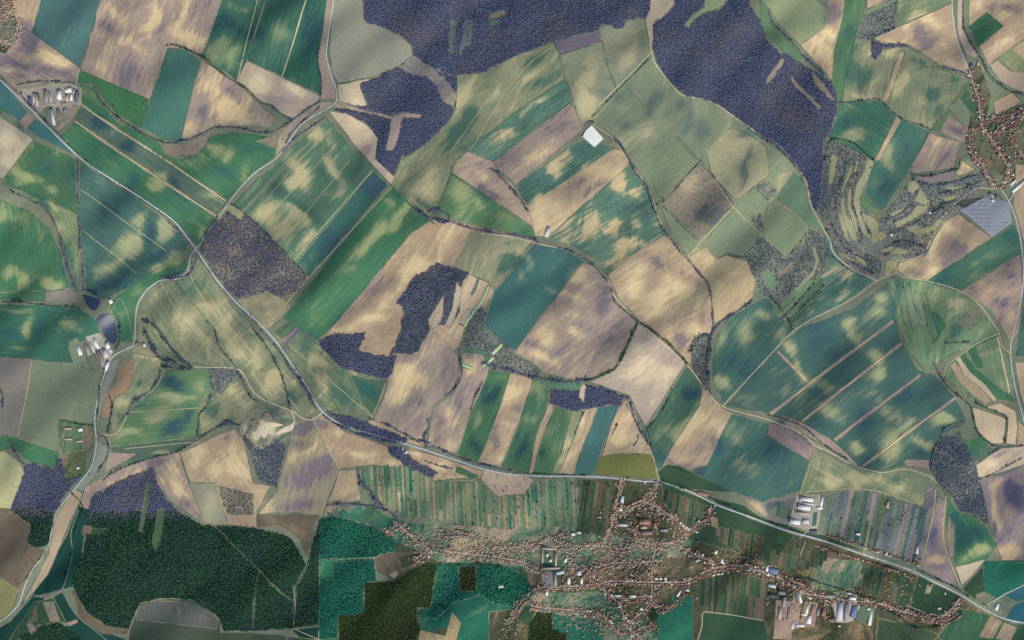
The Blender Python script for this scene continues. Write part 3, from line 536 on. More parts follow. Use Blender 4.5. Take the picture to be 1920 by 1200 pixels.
strips('1245 918 1332 952 1330 975 1308 985 1288 988 1250 962', 97, 4, 8, SG + [('tan', (-50,-44,-40))])
strips('1300 1095 1345 1078 1400 1076 1436 1090 1430 1160 1318 1146', 94, 4, 9, SG + ['sgreen'])
strips('1344 985 1440 1010 1500 1030 1560 1030 1540 1060 1495 1070 1400 1045 1345 1010', 97, 5, 11, SG + ['sgreen'])
BG = [('teal', (4,-10,-4)), ('scrub', (-22,-12,-4)), ('green', (6,-16,-6)), ('plough', (-20,-16,-6)), ('teal', (-6,-16,-8)), ('green', (20,-4,-6)), ('scrub', (-12,-8,-4)), ('meadow', (-20,-14,-6)), ('scrub', (-18,-14,0))]
strips('1548 930 1580 920 1640 922 1738 955 1716 1055 1650 1040 1600 1012 1546 1000', 103, 4, 9, BG)
strips('1436 948 1490 930 1480 975 1440 968', 103, 5, 8, BG)
strips('1618 1060 1700 1078 1712 1100 1700 1140 1640 1118 1618 1100', 103, 5, 10, SG)
strips('1690 545 1735 548 1760 600 1735 685 1712 668 1696 636', 78, 8, 14, [('meadow', (-6,0,0)), ('olive', (-26,-4,-8)), ('green', (30,8,4))])
strips('1452 585 1500 540 1540 515 1548 530 1500 606 1488 616', 140, 5, 8, [('mott', (0,0,0)), ('green', (20,4,4)), ('olive', (-10,0,0))])

# ------------------------------------------------------------------ soil patches: (x, y, rx, ry, angle, amount)   + = pale dry loess, - = dark moist soil / lush crop
BLOBS = [float(v) for v in '''
215 18 14 9 60 .7  285 45 10 26 8 .9  340 25 8 30 14 .8  355 70 22 14 20 .8  230 75 16 9 -20 .6  205 55 22 12 20 -.6 300 60 9 30 0 -.3 265 90 14 8 0 .5 180 120 18 10 40 .4 250 140 26 16 0 -.3
45 62 16 14 50 -1  60 85 30 9 60 -.9 20 118 40 6 0 -.8 62 102 18 8 40 .7 100 115 30 8 35 .8 20 135 20 6 0 .6 95 135 40 6 15 -.5 36 140 8 5 0 -.8
405 170 20 22 60 .7 430 205 34 12 10 .9 380 210 10 18 0 -.7 425 170 18 8 30 -.6 455 225 26 8 0 .5 355 240 14 10 0 .4
405 85 16 20 20 .9 440 100 12 24 20 .6 420 45 20 14 0 -.7 480 60 26 12 0 -.6 530 60 20 16 0 .5 580 60 20 60 8 -.5 560 30 16 16 0 .4
490 165 12 12 40 .8 550 160 14 10 20 .9 520 190 26 7 10 -.6 560 185 22 5 0 -.3 575 205 10 5 0 -.5
530 265 26 16 40 .3 600 250 22 14 50 .7 560 320 30 12 50 .7 500 390 14 22 50 .8 545 345 16 14 0 .7 620 320 26 18 60 .7 640 355 12 20 20 .5 560 400 26 18 45 .8 520 430 20 18 30 .6 590 440 30 6 130 .5
610 330 8 24 -40 -1 560 385 40 6 35 -.9 530 365 26 6 35 -.9 600 420 20 10 50 -.8 625 450 14 30 40 -.8 670 330 20 30 40 -.7 700 345 24 20 40 -.7
750 400 30 6 130 .9 700 445 32 10 130 .9 665 470 26 8 130 .5 735 375 10 6 0 .5 665 505 8 14 40 .4 560 575 10 6 0 .3 690 540 8 30 40 -.2
830 470 50 12 110 .4 760 515 10 30 30 .8 790 500 20 12 0 .9 720 560 8 18 20 .5 700 600 30 8 0 .6 640 615 24 6 0 .6 820 420 16 10 0 -.2 690 480 30 8 130 -.2 720 530 16 26 40 -.4 660 590 16 12 0 -.2 700 640 12 16 0 .3
930 480 30 20 0 .2 945 500 18 14 110 -.7 970 490 14 10 0 -.5 905 465 24 10 110 .4
1030 560 30 8 128 -.1 985 490 8 22 -20 .7 975 520 6 12 -20 .5 1040 500 20 6 128 .3
1090 520 18 14 0 .7 1060 550 30 8 10 .6 1130 545 14 20 40 -.6 1080 590 26 8 0 .5 1040 600 26 12 10 .5 1030 630 20 14 20 .9 1080 625 16 10 0 .7 1020 665 20 12 30 .8 1115 620 24 30 0 -.3 1000 645 26 6 20 -.6 1055 655 20 10 0 -.4 1130 580 16 12 0 -.3
1190 540 16 14 0 .8 1235 560 18 16 0 .9 1215 585 26 10 0 .6 1270 540 16 20 0 .6 1200 505 20 10 0 .5 1230 495 26 10 35 -.7 1290 515 30 8 40 -.6 1310 560 16 26 0 .5 1180 560 6 24 0 -.5 1270 600 12 8 0 -.4 1320 590 8 24 0 -.3 1275 635 8 12 0 -.9 1310 625 16 12 0 .6
1200 660 16 20 0 .6 1215 640 14 8 0 -.4 1230 700 30 18 0 .7 1250 670 16 16 0 -.3 1165 725 10 8 0 -.4 1180 700 26 12 0 .3
1135 320 26 12 0 .8 1100 330 14 20 0 .6 1080 345 18 12 130 -.5 1115 355 24 6 150 -.7 1040 380 20 20 130 .6 1010 400 14 26 0 .7 1160 300 12 18 0 .4
1165 340 10 14 0 .8 1190 360 14 10 0 .7 1150 370 20 10 130 -.6 1100 420 24 14 130 .6 1150 425 16 16 0 .8 1180 460 26 10 0 .8 1195 420 14 12 0 .7 1060 440 16 8 0 .4 1215 400 12 20 0 -.6 1130 395 14 10 0 -.5 1100 460 14 14 0 -.3 1155 480 20 6 148 .9 1175 390 30 5 148 -.9
1045 315 14 22 0 .8 1070 300 14 12 0 .6 1020 345 20 14 140 -.6 1000 345 22 10 140 -.4 1110 280 20 10 0 -.6
1040 240 30 14 148 -.5 1000 290 30 10 140 .5 950 320 12 8 0 .4 1075 220 14 14 0 -.2
960 250 22 8 148 .8 1000 220 30 8 148 -.7 900 290 14 8 0 .2 1040 180 20 8 148 -.5 1010 195 18 6 148 .5
800 350 24 30 20 .7 770 330 16 12 0 .2 815 310 20 14 0 .2 760 350 10 26 40 -.7 790 385 30 6 30 -.9 870 180 24 16 130 .6 905 200 26 8 130 -.2 940 150 24 10 140 -.2 1005 110 30 12 150 -.7 1020 150 30 8 150 -.6 930 170 30 6 130 .7 880 220 20 10 130 -.8 850 240 14 10 130 -.5 1000 145 20 8 150 .5 960 190 26 10 150 .2
860 360 16 18 0 .7 900 385 26 12 30 .5 905 365 30 8 60 -.7 950 410 16 16 0 .4 985 430 16 12 0 -.4 870 395 10 10 0 .3
900 330 14 10 0 .6 925 360 18 8 30 -.7 960 375 14 10 0 .4 880 310 14 8 0 .3
1090 150 14 30 -10 .4 1110 140 12 20 -10 .6 1130 180 20 10 0 -.5 1185 90 14 20 0 .5 1150 100 30 10 0 0 1180 120 14 14 0 .6 1100 200 14 20 0 .6 1085 130 10 8 0 -.4
1165 200 12 12 0 .5 1165 190 24 18 0 -.6 1230 195 12 22 30 -.9 1280 195 10 10 0 -.7 1250 160 20 30 50 .4 1210 235 40 10 140 .3 1175 240 14 10 0 -.5 1300 240 30 20 0 -.6 1340 230 20 12 0 .1 1215 290 26 14 0 .2 1330 250 20 20 0 -.2
1360 260 16 16 0 .4 1400 255 24 6 0 -.7 1375 330 14 10 0 .3 1400 310 8 24 0 -.8 1340 300 12 18 0 .4
1285 340 16 12 0 .7 1325 375 20 20 0 0 1300 400 24 20 0 -.25 1340 400 26 14 0 -.6 1340 340 12 14 0 .2
1370 550 16 18 0 .2 1330 490 10 10 0 .7 1310 480 8 8 0 .4 1380 510 16 12 0 .3
1350 640 10 30 0 .6 1400 630 16 14 60 .7 1430 590 18 10 0 .5 1385 680 26 22 0 -.3 1350 720 20 10 40 .7 1470 620 14 8 140 .4 1400 700 16 10 0 -.2 1440 560 16 10 0 -.3
1480 650 20 12 30 .6 1500 690 26 8 60 .6 1545 630 40 26 0 -.4 1600 620 10 26 -30 .6 1640 665 10 16 -30 .8 1645 590 18 12 0 .5 1560 690 30 14 0 -.2 1650 700 14 14 0 .8 1665 680 26 16 0 -.2 1600 720 20 12 0 -.1 1545 720 18 12 0 .5 1555 770 24 16 0 .6 1640 740 16 12 0 .2 1690 740 24 14 0 -.5 1660 780 26 24 0 .5 1620 790 20 20 0 -.6 1610 840 16 12 50 .8 1670 840 20 14 130 .8 1730 830 14 12 0 .7 1770 790 18 10 0 .9 1735 740 26 10 140 -.4 1765 770 14 8 0 -.7 1700 800 24 8 130 .4 1630 860 12 10 50 -.5 1480 740 20 10 0 .3 1460 700 30 14 0 .1 1400 750 24 10 0 .3 1450 745 14 8 0 -.3 1580 670 20 12 0 -.4 1720 850 14 8 0 -.5 1590 600 16 8 0 .4
1400 800 24 20 0 0 1450 850 26 20 0 -.4 1400 870 24 16 0 .3 1480 880 20 10 0 -.1 1380 820 10 14 0 .3 1540 800 24 10 30 -.3 1500 820 20 8 30 -.4 1455 790 12 5 0 -.7
1290 810 18 16 0 .8 1330 790 26 20 0 .5 1340 835 10 20 0 -.9 1275 860 14 10 0 .4 1300 845 8 30 30 -.3 1320 745 16 12 0 -.2 1270 870 20 8 0 -.8 1310 880 14 8 0 -.6
1290 740 16 10 130 -.6 1250 800 20 14 0 .3 1240 860 16 14 0 -.6 1275 715 14 10 0 -.3 1265 760 14 10 0 0 1230 820 10 14 0 .2
760 700 20 16 0 .7 740 740 14 14 0 .7 790 720 20 10 130 .5 830 690 14 20 30 -.6 780 760 18 8 0 -.3 740 800 14 14 0 .3 800 650 20 12 0 .1 840 790 10 20 20 .5 880 700 14 10 0 .7 860 750 12 14 0 -.4 820 800 8 22 10 -.5 845 840 10 10 0 .4
570 640 20 14 50 -.7 600 680 16 8 40 .8 545 660 10 14 60 .3 640 735 30 10 40 -.8 600 715 18 10 50 .7 620 660 16 6 40 .5 660 700 16 6 30 .8 690 730 16 16 0 -.8 715 740 6 14 20 .3 630 700 14 8 45 -.4 575 680 10 14 55 .1
400 580 30 12 50 .3 340 600 26 18 30 .3 330 560 20 12 30 .1 300 600 20 30 60 -.2 430 630 30 14 50 .7 470 680 30 10 55 .8 520 710 20 14 60 .9 450 650 8 30 -30 -.3 380 640 26 14 50 .6 500 660 26 6 50 -.5 540 750 20 10 50 -.4 560 720 14 10 50 .3 360 545 12 26 20 -.4 500 735 22 10 10 .4 420 560 20 20 60 .1
290 380 14 10 30 -.2 255 455 18 14 30 .8 235 475 20 14 30 .6 305 435 14 18 30 .8 280 430 8 30 20 -.9 195 500 26 10 -30 .6 200 400 30 30 30 -.5 180 450 20 16 0 -.4 170 430 12 22 0 .2 290 480 22 6 -35 -.9 210 530 30 8 -30 -.9 260 415 10 10 0 .5 275 405 12 12 0 .5 175 525 10 8 0 .3 175 385 10 8 0 .4 325 415 10 10 0 -.3
330 480 14 12 0 .9 302 505 10 10 0 .8 260 545 14 10 0 .3 225 590 14 26 60 .1 300 520 26 5 -30 -.3 330 510 10 6 0 -.4 240 620 10 18 0 -.3
50 270 16 10 0 .3 50 330 26 10 20 .8 35 350 10 10 0 .4 100 350 14 8 30 .6 110 290 8 6 0 .5 130 330 26 20 0 -.3 90 310 20 20 0 -.3 110 430 16 20 0 .3 100 380 14 6 40 .7 75 380 40 5 30 -.8 130 510 8 30 0 -.8
45 525 10 14 0 .8 95 530 14 12 0 .9 15 515 14 12 0 .6 30 405 30 8 0 .3 75 440 6 30 0 .3 50 470 30 20 0 -.1 0 440 20 20 0 -.3 0 400 14 16 0 .3
20 265 16 20 30 .8 40 235 14 8 60 -.6 20 300 20 12 0 .7
190 235 16 12 35 -1 240 278 8 14 35 -.9 210 250 16 8 35 .1 285 318 10 8 35 .6 300 325 22 8 35 -.1 330 345 30 8 40 -.9 250 290 10 10 30 -.2 300 330 6 12 30 .8 400 370 16 8 40 .4
420 320 24 16 0 -.6 350 310 24 6 35 .4 400 275 16 10 30 .8 425 295 10 12 0 .6 470 280 24 10 0 -.3 380 300 14 16 0 .3 460 320 20 8 -40 .5 200 200 26 6 40 -.4 170 180 14 8 30 .3
250 340 10 26 35 -.5 290 350 14 12 0 .7 375 435 12 14 0 .5 330 385 20 14 0 -.3 200 280 20 8 30 -.3 350 410 14 20 40 .1 270 325 14 10 30 .2
50 610 10 18 0 .8 30 580 24 5 0 .4 135 610 14 10 0 .7 40 655 14 6 0 .3 20 630 20 10 0 -.6 80 620 14 24 0 -.4 100 650 14 10 0 .1
270 665 20 8 10 .9 290 690 14 10 0 .3 260 720 14 14 0 -.4 235 755 14 12 0 .5 262 730 14 6 0 .5 255 745 14 5 30 -.8 225 780 6 14 0 -.6
330 720 24 16 0 -.6 370 725 14 14 0 .5 380 710 14 8 0 .1 310 745 24 8 0 .6 290 780 30 14 0 .7 250 815 26 8 0 .8 330 800 26 16 0 -.6 355 770 10 16 0 -.4 320 750 14 8 0 .5 350 745 14 6 0 .5
440 740 16 12 0 .6 410 770 16 12 0 -.4 430 720 10 8 0 .2 460 760 10 8 0 .6 440 780 20 8 0 .1 385 790 10 14 0 .3
300 850 20 6 -10 .7 250 890 20 5 -20 .8 320 875 14 14 0 .8 290 870 16 10 0 -.8 340 920 20 10 60 .7 210 905 16 5 -20 .3 345 950 10 10 0 -.5 310 905 10 14 60 .5 280 890 10 6 0 -.6 370 970 10 10 0 -.6
370 860 14 14 0 .7 430 850 14 20 0 .5 400 830 16 6 0 -.2 410 880 14 14 0 .6 450 880 14 20 0 .7 390 935 10 20 0 .8 420 820 12 5 0 -.4 440 830 6 12 0 .6
570 800 16 10 0 -.6 580 840 16 14 0 .5 600 870 26 20 0 -.7 545 860 8 14 0 .6 500 950 12 24 0 .8 560 900 20 24 0 -.5 560 950 30 12 0 -.6 545 1000 20 16 0 -.2 540 985 30 6 20 .4
600 800 12 10 0 -.7 640 830 14 12 0 -.3 665 850 20 8 0 .7 700 850 14 10 0 .4 630 810 10 8 0 .5 740 870 12 6 0 .7 650 910 16 10 0 .3 620 960 10 8 0 .2 650 925 16 6 0 .5
780 850 14 5 20 .6 830 870 16 6 20 .5 840 895 20 5 0 .7 940 905 14 8 0 .5 975 905 10 10 0 -.2 880 880 10 4 20 .3
950 740 8 18 20 .7 965 730 10 10 20 .3 930 820 8 20 20 -.8 915 850 10 8 20 .2 950 800 14 8 20 .6 935 855 12 8 20 .6 975 760 8 12 20 -.4
930 730 10 12 20 -.5 895 790 6 16 10 .7 910 750 14 18 10 -.6 890 840 14 14 0 -.4 885 815 8 14 0 -.2 940 705 14 4 0 .2
1000 730 10 12 0 .6 1015 740 8 12 0 .5 990 780 14 10 0 .5 975 840 16 20 0 -.6 1030 800 10 14 20 .4 1020 850 12 20 0 -.5 1065 780 8 12 20 .5 1085 790 8 16 20 .6 1065 850 12 16 20 .6 1100 800 8 16 20 .2
1180 790 12 12 0 .5 1160 820 14 14 0 .7 1195 830 14 12 0 .7 1170 770 10 6 0 -.4 1150 835 16 4 0 -.3 1140 862 10 3 0 -.3
700 145 16 8 0 .1 650 170 12 10 0 .7 670 190 10 6 0 .6 685 280 10 14 -20 -.7 665 235 10 16 40 .7 700 310 8 8 0 -.2 690 255 8 16 40 .6
1555 60 8 12 0 .7 1545 95 14 12 0 .9 1560 30 12 16 0 -.8 1550 115 16 10 0 .6 1525 80 10 6 0 .3
1600 130 10 18 20 -.8 1618 140 14 22 30 -1 1590 60 12 16 0 -.5 1575 100 10 16 0 -.3 1640 100 14 8 0 .7 1640 150 20 16 0 .6 1675 100 16 8 0 .5 1700 150 14 14 0 .7 1720 110 16 8 0 -.7 1660 160 10 8 0 -.4 1745 175 14 16 0 -.9 1740 210 20 12 0 -.6 1720 200 12 14 0 .3 1790 150 10 8 0 -.5 1690 170 12 12 0 .7 1610 180 20 5 0 .9
1740 30 30 10 -20 .3 1740 35 16 8 0 .9 1680 75 16 6 0 .8 1760 50 10 10 0 .8 1730 60 10 20 0 -.8 1770 90 14 8 0 .5 1710 50 8 8 0 .5 1745 80 12 6 0 -.6 1790 120 10 8 0 .7 1785 60 14 20 0 .3
1850 15 20 8 -30 -.3 1880 25 20 8 -35 .8 1870 90 14 8 -30 .7 1900 10 14 10 0 -.7 1890 80 16 6 -40 .6 1840 20 10 14 0 .6 1885 10 10 5 0 -.6 1850 100 8 14 0 .2
1600 250 14 10 0 .7 1640 220 20 14 0 -.3 1610 210 30 8 10 .3 1590 230 14 10 0 -.4 1700 270 14 20 20 -.3 1660 350 12 20 0 -.4 1670 310 10 16 0 .4 1640 340 10 10 0 .2 1700 250 10 14 0 .1 1670 280 8 18 20 .4
1760 270 8 8 0 .4 1740 300 14 6 0 .2 1770 300 12 10 0 -.3 1790 260 10 6 0 .2 1795 240 10 6 0 -.8 1820 310 8 8 0 .7
1790 430 14 14 0 .7 1760 450 10 16 20 .9 1750 500 14 10 0 .9 1700 500 16 8 0 .9 1770 500 14 20 40 -.7 1800 470 14 14 0 -.7 1745 480 8 8 0 .7 1720 515 12 5 0 -.4 1830 440 14 10 0 -.1 1770 420 8 8 0 .6
1880 440 14 16 0 -.4 1860 470 16 10 0 .3 1830 500 14 10 0 .3 1790 520 20 10 0 -.4 1900 450 10 12 0 -.3 1760 525 10 6 0 -.5 1850 490 10 8 0 -.3
1850 540 14 10 0 .7 1890 510 12 16 0 -.4 1870 520 12 12 0 .3 1880 570 16 10 0 -.6 1840 560 10 12 0 .6 1900 600 8 14 0 .7 1880 550 10 6 0 .2 1820 548 10 6 0 -.5
1570 540 20 12 0 -.7 1590 530 10 8 0 .4 1560 480 10 16 20 -.8 1520 590 14 6 140 .9 1550 560 20 8 140 .2 1605 540 16 10 0 -.5 1580 560 16 8 0 .5
1680 540 6 24 -5 -.9 1650 560 12 10 0 .6 1700 580 8 20 -10 .3 1745 600 14 20 0 -.4 1735 560 20 8 0 .1 1790 570 20 10 0 .3 1840 610 10 10 0 .2 1790 620 14 16 20 -.5 1720 665 14 10 0 .3 1800 560 14 8 0 .4
1750 1000 8 26 10 -.6 1770 990 6 30 0 .4 1750 1050 12 8 30 .8 1730 1000 8 24 10 -.6 1735 940 8 12 0 -.4 1745 1070 14 6 20 .3 1730 1030 5 16 0 .5 1768 1060 12 20 30 -.1
1810 1020 20 14 0 -.8 1830 1000 14 14 0 -.7 1845 1030 14 10 -30 .7 1815 1040 16 8 0 .6 1800 980 10 20 0 -.6 1830 1025 8 14 -30 .5 1795 1000 6 20 0 -.4
1870 920 14 14 0 .7 1880 960 16 10 30 .4 1900 930 10 30 -10 -.7 1880 1000 20 14 0 -.6 1865 960 4 20 0 .9 1890 1030 24 8 0 .9 1915 940 14 14 0 -.6 1880 905 8 6 0 .7 1910 1000 14 8 0 .1 1870 990 5 18 0 .9 1905 1045 16 6 0 .6 1910 910 16 8 0 -.7
1870 850 12 5 -30 -.8 1845 885 8 4 0 -.6 1900 845 12 4 0 -.5 1860 870 10 6 0 .7
1600 900 20 8 0 .5 1650 905 16 6 0 .6 1690 910 20 8 0 .7 1720 930 14 10 0 .3 1610 880 14 6 0 -.6 1560 900 14 10 0 .4 1680 890 10 5 0 -.4
470 575 14 6 20 -.3 515 570 14 10 0 .1 500 590 14 14 0 .2 470 580 10 5 30 .6 495 560 14 6 0 .4
400 60 14 14 0 -.3 450 40 12 10 0 .3 455 10 30 6 0 .3
640 100 12 40 0 0 700 100 24 20 0 0
1425 960 18 10 20 .9 1450 945 20 10 0 -.5 1440 990 10 5 0 -.3
950 1110 14 14 0 -.4 870 1150 20 14 0 .1 900 1140 20 5 -30 .4 840 1150 14 10 0 -.5
500 800 14 10 0 1 490 790 8 6 0 .9 515 795 12 6 0 .4 505 780 16 5 0 -.7 530 785 10 5 0 -.8 490 820 6 10 0 .9 525 810 12 4 -20 .8 530 800 8 6 0 -.6 465 800 8 10 0 -.5
'''.split()]
BLOBS = np.array(BLOBS).reshape(-1, 6)
def soil_at(x, y):
    x = np.asarray(x, float); y = np.asarray(y, float)
    wx = x + 5 * np.sin(y / 17.0 + x / 31.0) + 2.5 * np.sin(y / 8.1 + 1.3); wy = y + 5 * np.sin(x / 19.0 - y / 27.0) + 2.5 * np.sin(x / 9.3)
    s = np.zeros_like(x)
    for bx, by, rx, ry, a, m in BLOBS:
        a = math.radians(a); R = max(rx, ry) * 2.6
        k = (abs(wx - bx) < R) & (abs(wy - by) < R)
        if not k.any(): continue
        dx = wx[k] - bx; dy = wy[k] - by
        u = (dx * math.cos(a) + dy * math.sin(a)) / rx; v = (-dx * math.sin(a) + dy * math.cos(a)) / ry
        q = u * u + v * v
        s[k] += m * .85 * np.exp(-(q ** 1.05) * .72)
    return np.clip(s, -1.1, 1.1)

# ------------------------------------------------------------------ partition of the ground into fields
def dens(poly, step=11.0, rough=0.0):
    out = []
    n = len(poly); r = np.random.default_rng(int(abs(poly[0][0] * 7 + poly[0][1] * 13)) % 99991)
    if rough: step = 6.0
    for i in range(n):
        (x0, y0), (x1, y1) = poly[i], poly[(i + 1) % n]
        L = math.hypot(x1 - x0, y1 - y0)
        if L < 1e-6: continue
        k = max(1, int(round(L / step)))
        for j in range(k):
            t = j / k; o = 0 if (rough == 0 or j == 0) else r.normal(0, rough * .45)
            out.append((x0 + (x1 - x0) * t - (y1 - y0) / L * o, y0 + (y1 - y0) * t + (x1 - x0) / L * o))
    return out
def inside(px, py, poly):
    poly = np.asarray(poly); c = np.zeros(len(px), bool); j = len(poly) - 1
    for i in range(len(poly)):
        xi, yi = poly[i]; xj, yj = poly[j]
        if yi != yj:
            c ^= ((yi > py) != (yj > py)) & (px < (xj - xi) * (py - yi) / (yj - yi) + xi)
        j = i
    return c
POLY = [dens(p[2], 11.0, p[3]) for p in F]
verts = []; edges = []
for q in POLY:
    b = len(verts); verts += q; edges += [(b + i, b + (i + 1) % len(q)) for i in range(len(q))]
gx, gy = np.meshgrid(np.arange(-116, 2036, 7.0), np.arange(-116, 1316, 7.0))
gx = gx + rng.uniform(-1.6, 1.6, gx.shape); gy = gy + rng.uniform(-1.6, 1.6, gy.shape)
verts += list(zip(gx.ravel().tolist(), gy.ravel().tolist()))
for r_ in (260, 700, 1700, 4200):
    for i in range(48):
        a = 2 * math.pi * i / 48
        cx = max(-1, min(1, 1.35 * math.cos(a))); cy = max(-1, min(1, 1.35 * math.sin(a)))
        verts.append((960 + cx * (1080 + r_), 600 + cy * (720 + r_)))
res = delaunay_2d_cdt([Vector(v) for v in verts], edges, [], 0, 1e-4, False)
V2 = np.array([tuple(v) for v in res[0]]); T = np.array([t for t in res[2] if len(t) == 3], dtype=np.int64)
cen = V2[T].mean(axis=1); own = np.full(len(T), -1); free = np.ones(len(T), bool)
for i in range(len(F) - 1, -1, -1):
    q = np.array(POLY[i]); x0, y0 = q.min(0); x1, y1 = q.max(0)
    k = np.nonzero(free & (cen[:, 0] >= x0) & (cen[:, 0] <= x1) & (cen[:, 1] >= y0) & (cen[:, 1] <= y1))[0]
    if len(k) == 0: continue
    k = k[inside(cen[k, 0], cen[k, 1], q)]; own[k] = i; free[k] = False
VZ = H(V2[:, 0], V2[:, 1]); VS = soil_at(V2[:, 0], V2[:, 1])
VW = np.stack([(V2[:, 0] - 960) * S, (600 - V2[:, 1]) * S, VZ], 1)
def ground_obj(i, name):
    tt = T[own == i]
    if len(tt) == 0: return None
    ids, inv = np.unique(tt, return_inverse=True); Fc = inv.reshape(-1, 3)
    a, b, c = (VW[ids][Fc[:, k], :2] for k in range(3))
    cr = (b[:, 0] - a[:, 0]) * (c[:, 1] - a[:, 1]) - (b[:, 1] - a[:, 1]) * (c[:, 0] - a[:, 0])
    Fc[cr < 0] = Fc[cr < 0][:, ::-1]
    o = mesh_np(name, VW[ids], Fc, M_FARM, attrs={'soil': ('POINT', 'FLOAT', VS[ids])})
    o.data.polygons.foreach_set('use_smooth', np.ones(len(Fc), bool))
    o['kind'] = 'structure'
    return o
g = ground_obj(-1, 'ground'); style(g, 'ground')
for i, (st, ang, poly, rough, kw) in enumerate(F):
    o = ground_obj(i, kw.get('nm', NAMES[st]))
    if o: style(o, st, ang, **{k: v for k, v in kw.items() if k != 'nm'})

# ------------------------------------------------------------------ grassy margins between fields
def margins():
    e = np.concatenate([T[:, [0, 1]], T[:, [1, 2]], T[:, [2, 0]]]); tr = np.tile(np.arange(len(T)), 3); e.sort(axis=1)
    key = e[:, 0] * len(V2) + e[:, 1]; o = np.argsort(key, kind='stable'); key, e, tr = key[o], e[o], tr[o]
    m = np.nonzero(key[:-1] == key[1:])[0]; a, b = own[tr[m]], own[tr[m + 1]]; k = a != b; m, a, b = m[k], a[k], b[k]
    wild = {'fbare', 'fgreen', 'fteal', 'fbrown', 'scrub'}
    st = np.array([p[0] for p in F] + ['ground']); w = np.full(len(m), 1.15); isw = np.isin(st[a], list(wild)) | np.isin(st[b], list(wild)); strip = np.array([p[4].get('nm') == 'allotment_strip' for p in F] + [False])
    w[isw] = .7; w[strip[a] | strip[b]] = .5; w[np.isin(st[a], ['garden', 'tgarden', 'yard']) & np.isin(st[b], ['garden', 'tgarden', 'yard'])] = .0
    both = np.isin(st[a], list(wild)) & np.isin(st[b], list(wild)); w[both] = 0
    i, j = e[m][:, 0], e[m][:, 1]; p, q = V2[i], V2[j]; cx = (p + q) / 2
    ok = (w > 0) & (cx[:, 0] > -90) & (cx[:, 0] < 2010) & (cx[:, 1] > -90) & (cx[:, 1] < 1290); p, q, w = p[ok], q[ok], w[ok]
    d = q - p; L = np.linalg.norm(d, axis=1)[:, None] + 1e-9; d /= L; nn = np.stack([-d[:, 1], d[:, 0]], 1); r = rng.uniform(.6, 1.35, len(p))[:, None]; h = nn * (w[:, None] * r / 2)
    p2, q2 = p - d * .25, q + d * .25; Z = rng.uniform(.25, .5, len(p))
    P4 = np.stack([p2 - h, q2 - h, q2 + h, p2 + h], 1); zz = H(P4[:, :, 0], P4[:, :, 1]) + Z[:, None]
    V = np.stack([(P4[:, :, 0] - 960) * S, (600 - P4[:, :, 1]) * S, zz], 2).reshape(-1, 3); base = np.arange(len(p))[:, None] * 4
    Fc = np.concatenate([base + np.array([[0, 2, 1]]), base + np.array([[0, 3, 2]])])
    t = NT('grassy_margin'); Pn = t.n('ShaderNodeNewGeometry').outputs['Position']; n1 = t.noise(Pn, 1 / 260.0, 2, .5); n2 = t.noise(Pn, 1 / 18.0, 3, .7)
    c = t.mix(t.sstep(n1, .42, .58), lin((66, 98, 82)), lin((150, 146, 116))); c = t.mix(t.sstep(n2, .5, .68), c, lin((74, 86, 84)))
    o = mesh_np('field_margin', V, Fc, t.out(c)); o['kind'] = 'structure'
margins()
# ------------------------------------------------------------------ roads, tracks, ponds
def simple(name, c, var=.15, sc=12.0, spec=0.0, rough=.8, c2=None):
    t = NT(name); Pn = t.n('ShaderNodeNewGeometry').outputs['Position']
    n = t.noise(Pn, 1 / sc, 3.0, .6)
    a = tuple(v * (1 - var) for v in lin(c)); b = tuple(v * (1 + var) for v in lin(c2 or c))
    return t.out(t.mix(t.sstep(n, .3, .7), a, b), rough, spec)
M_ROAD = simple('asphalt_road_pale', (180, 187, 190), .17, 22)
M_STREET = simple('street_worn', (180, 170, 156), .15, 20)
M_TRACK = simple('dirt_track', (196, 184, 156), .15, 25)
M_DTRACK = simple('grey_gravel_track', (160, 158, 146), .15, 25)
M_LINE = simple('field_track_sand', (190, 176, 138), .15, 25)
M_GLANE = simple('green_lane', (84, 112, 84), .2, 25)
M_DITCH = simple('ditch_bed', (70, 80, 92), .2, 15)
M_WATER = simple('pond_water', (58, 72, 94), .08, 60, spec=.12, rough=.35)
def smooth(pts, n=5):
    p = np.array(pts, float)
    if len(p) < 3: 
        L = np.linalg.norm(p[1] - p[0]); k = max(2, int(L / 5)); t = np.linspace(0, 1, k)[:, None]; return p[0] + (p[1] - p[0]) * t
    out = []
    for i in range(len(p) - 1):
        p0 = p[i - 1] if i else 2 * p[0] - p[1]; p1, p2 = p[i], p[i + 1]; p3 = p[i + 2] if i + 2 < len(p) else 2 * p[-1] - p[-2]
        k = max(2, int(np.linalg.norm(p2 - p1) / 5))
        for t in np.arange(k) / k:
            out.append(.5 * ((2 * p1) + (-p0 + p2) * t + (2 * p0 - 5 * p1 + 4 * p2 - p3) * t * t + (-p0 + 3 * p1 - 3 * p2 + p3) * t ** 3))
    out.append(p[-1]); return np.array(out)
ROADZ = [0.6]
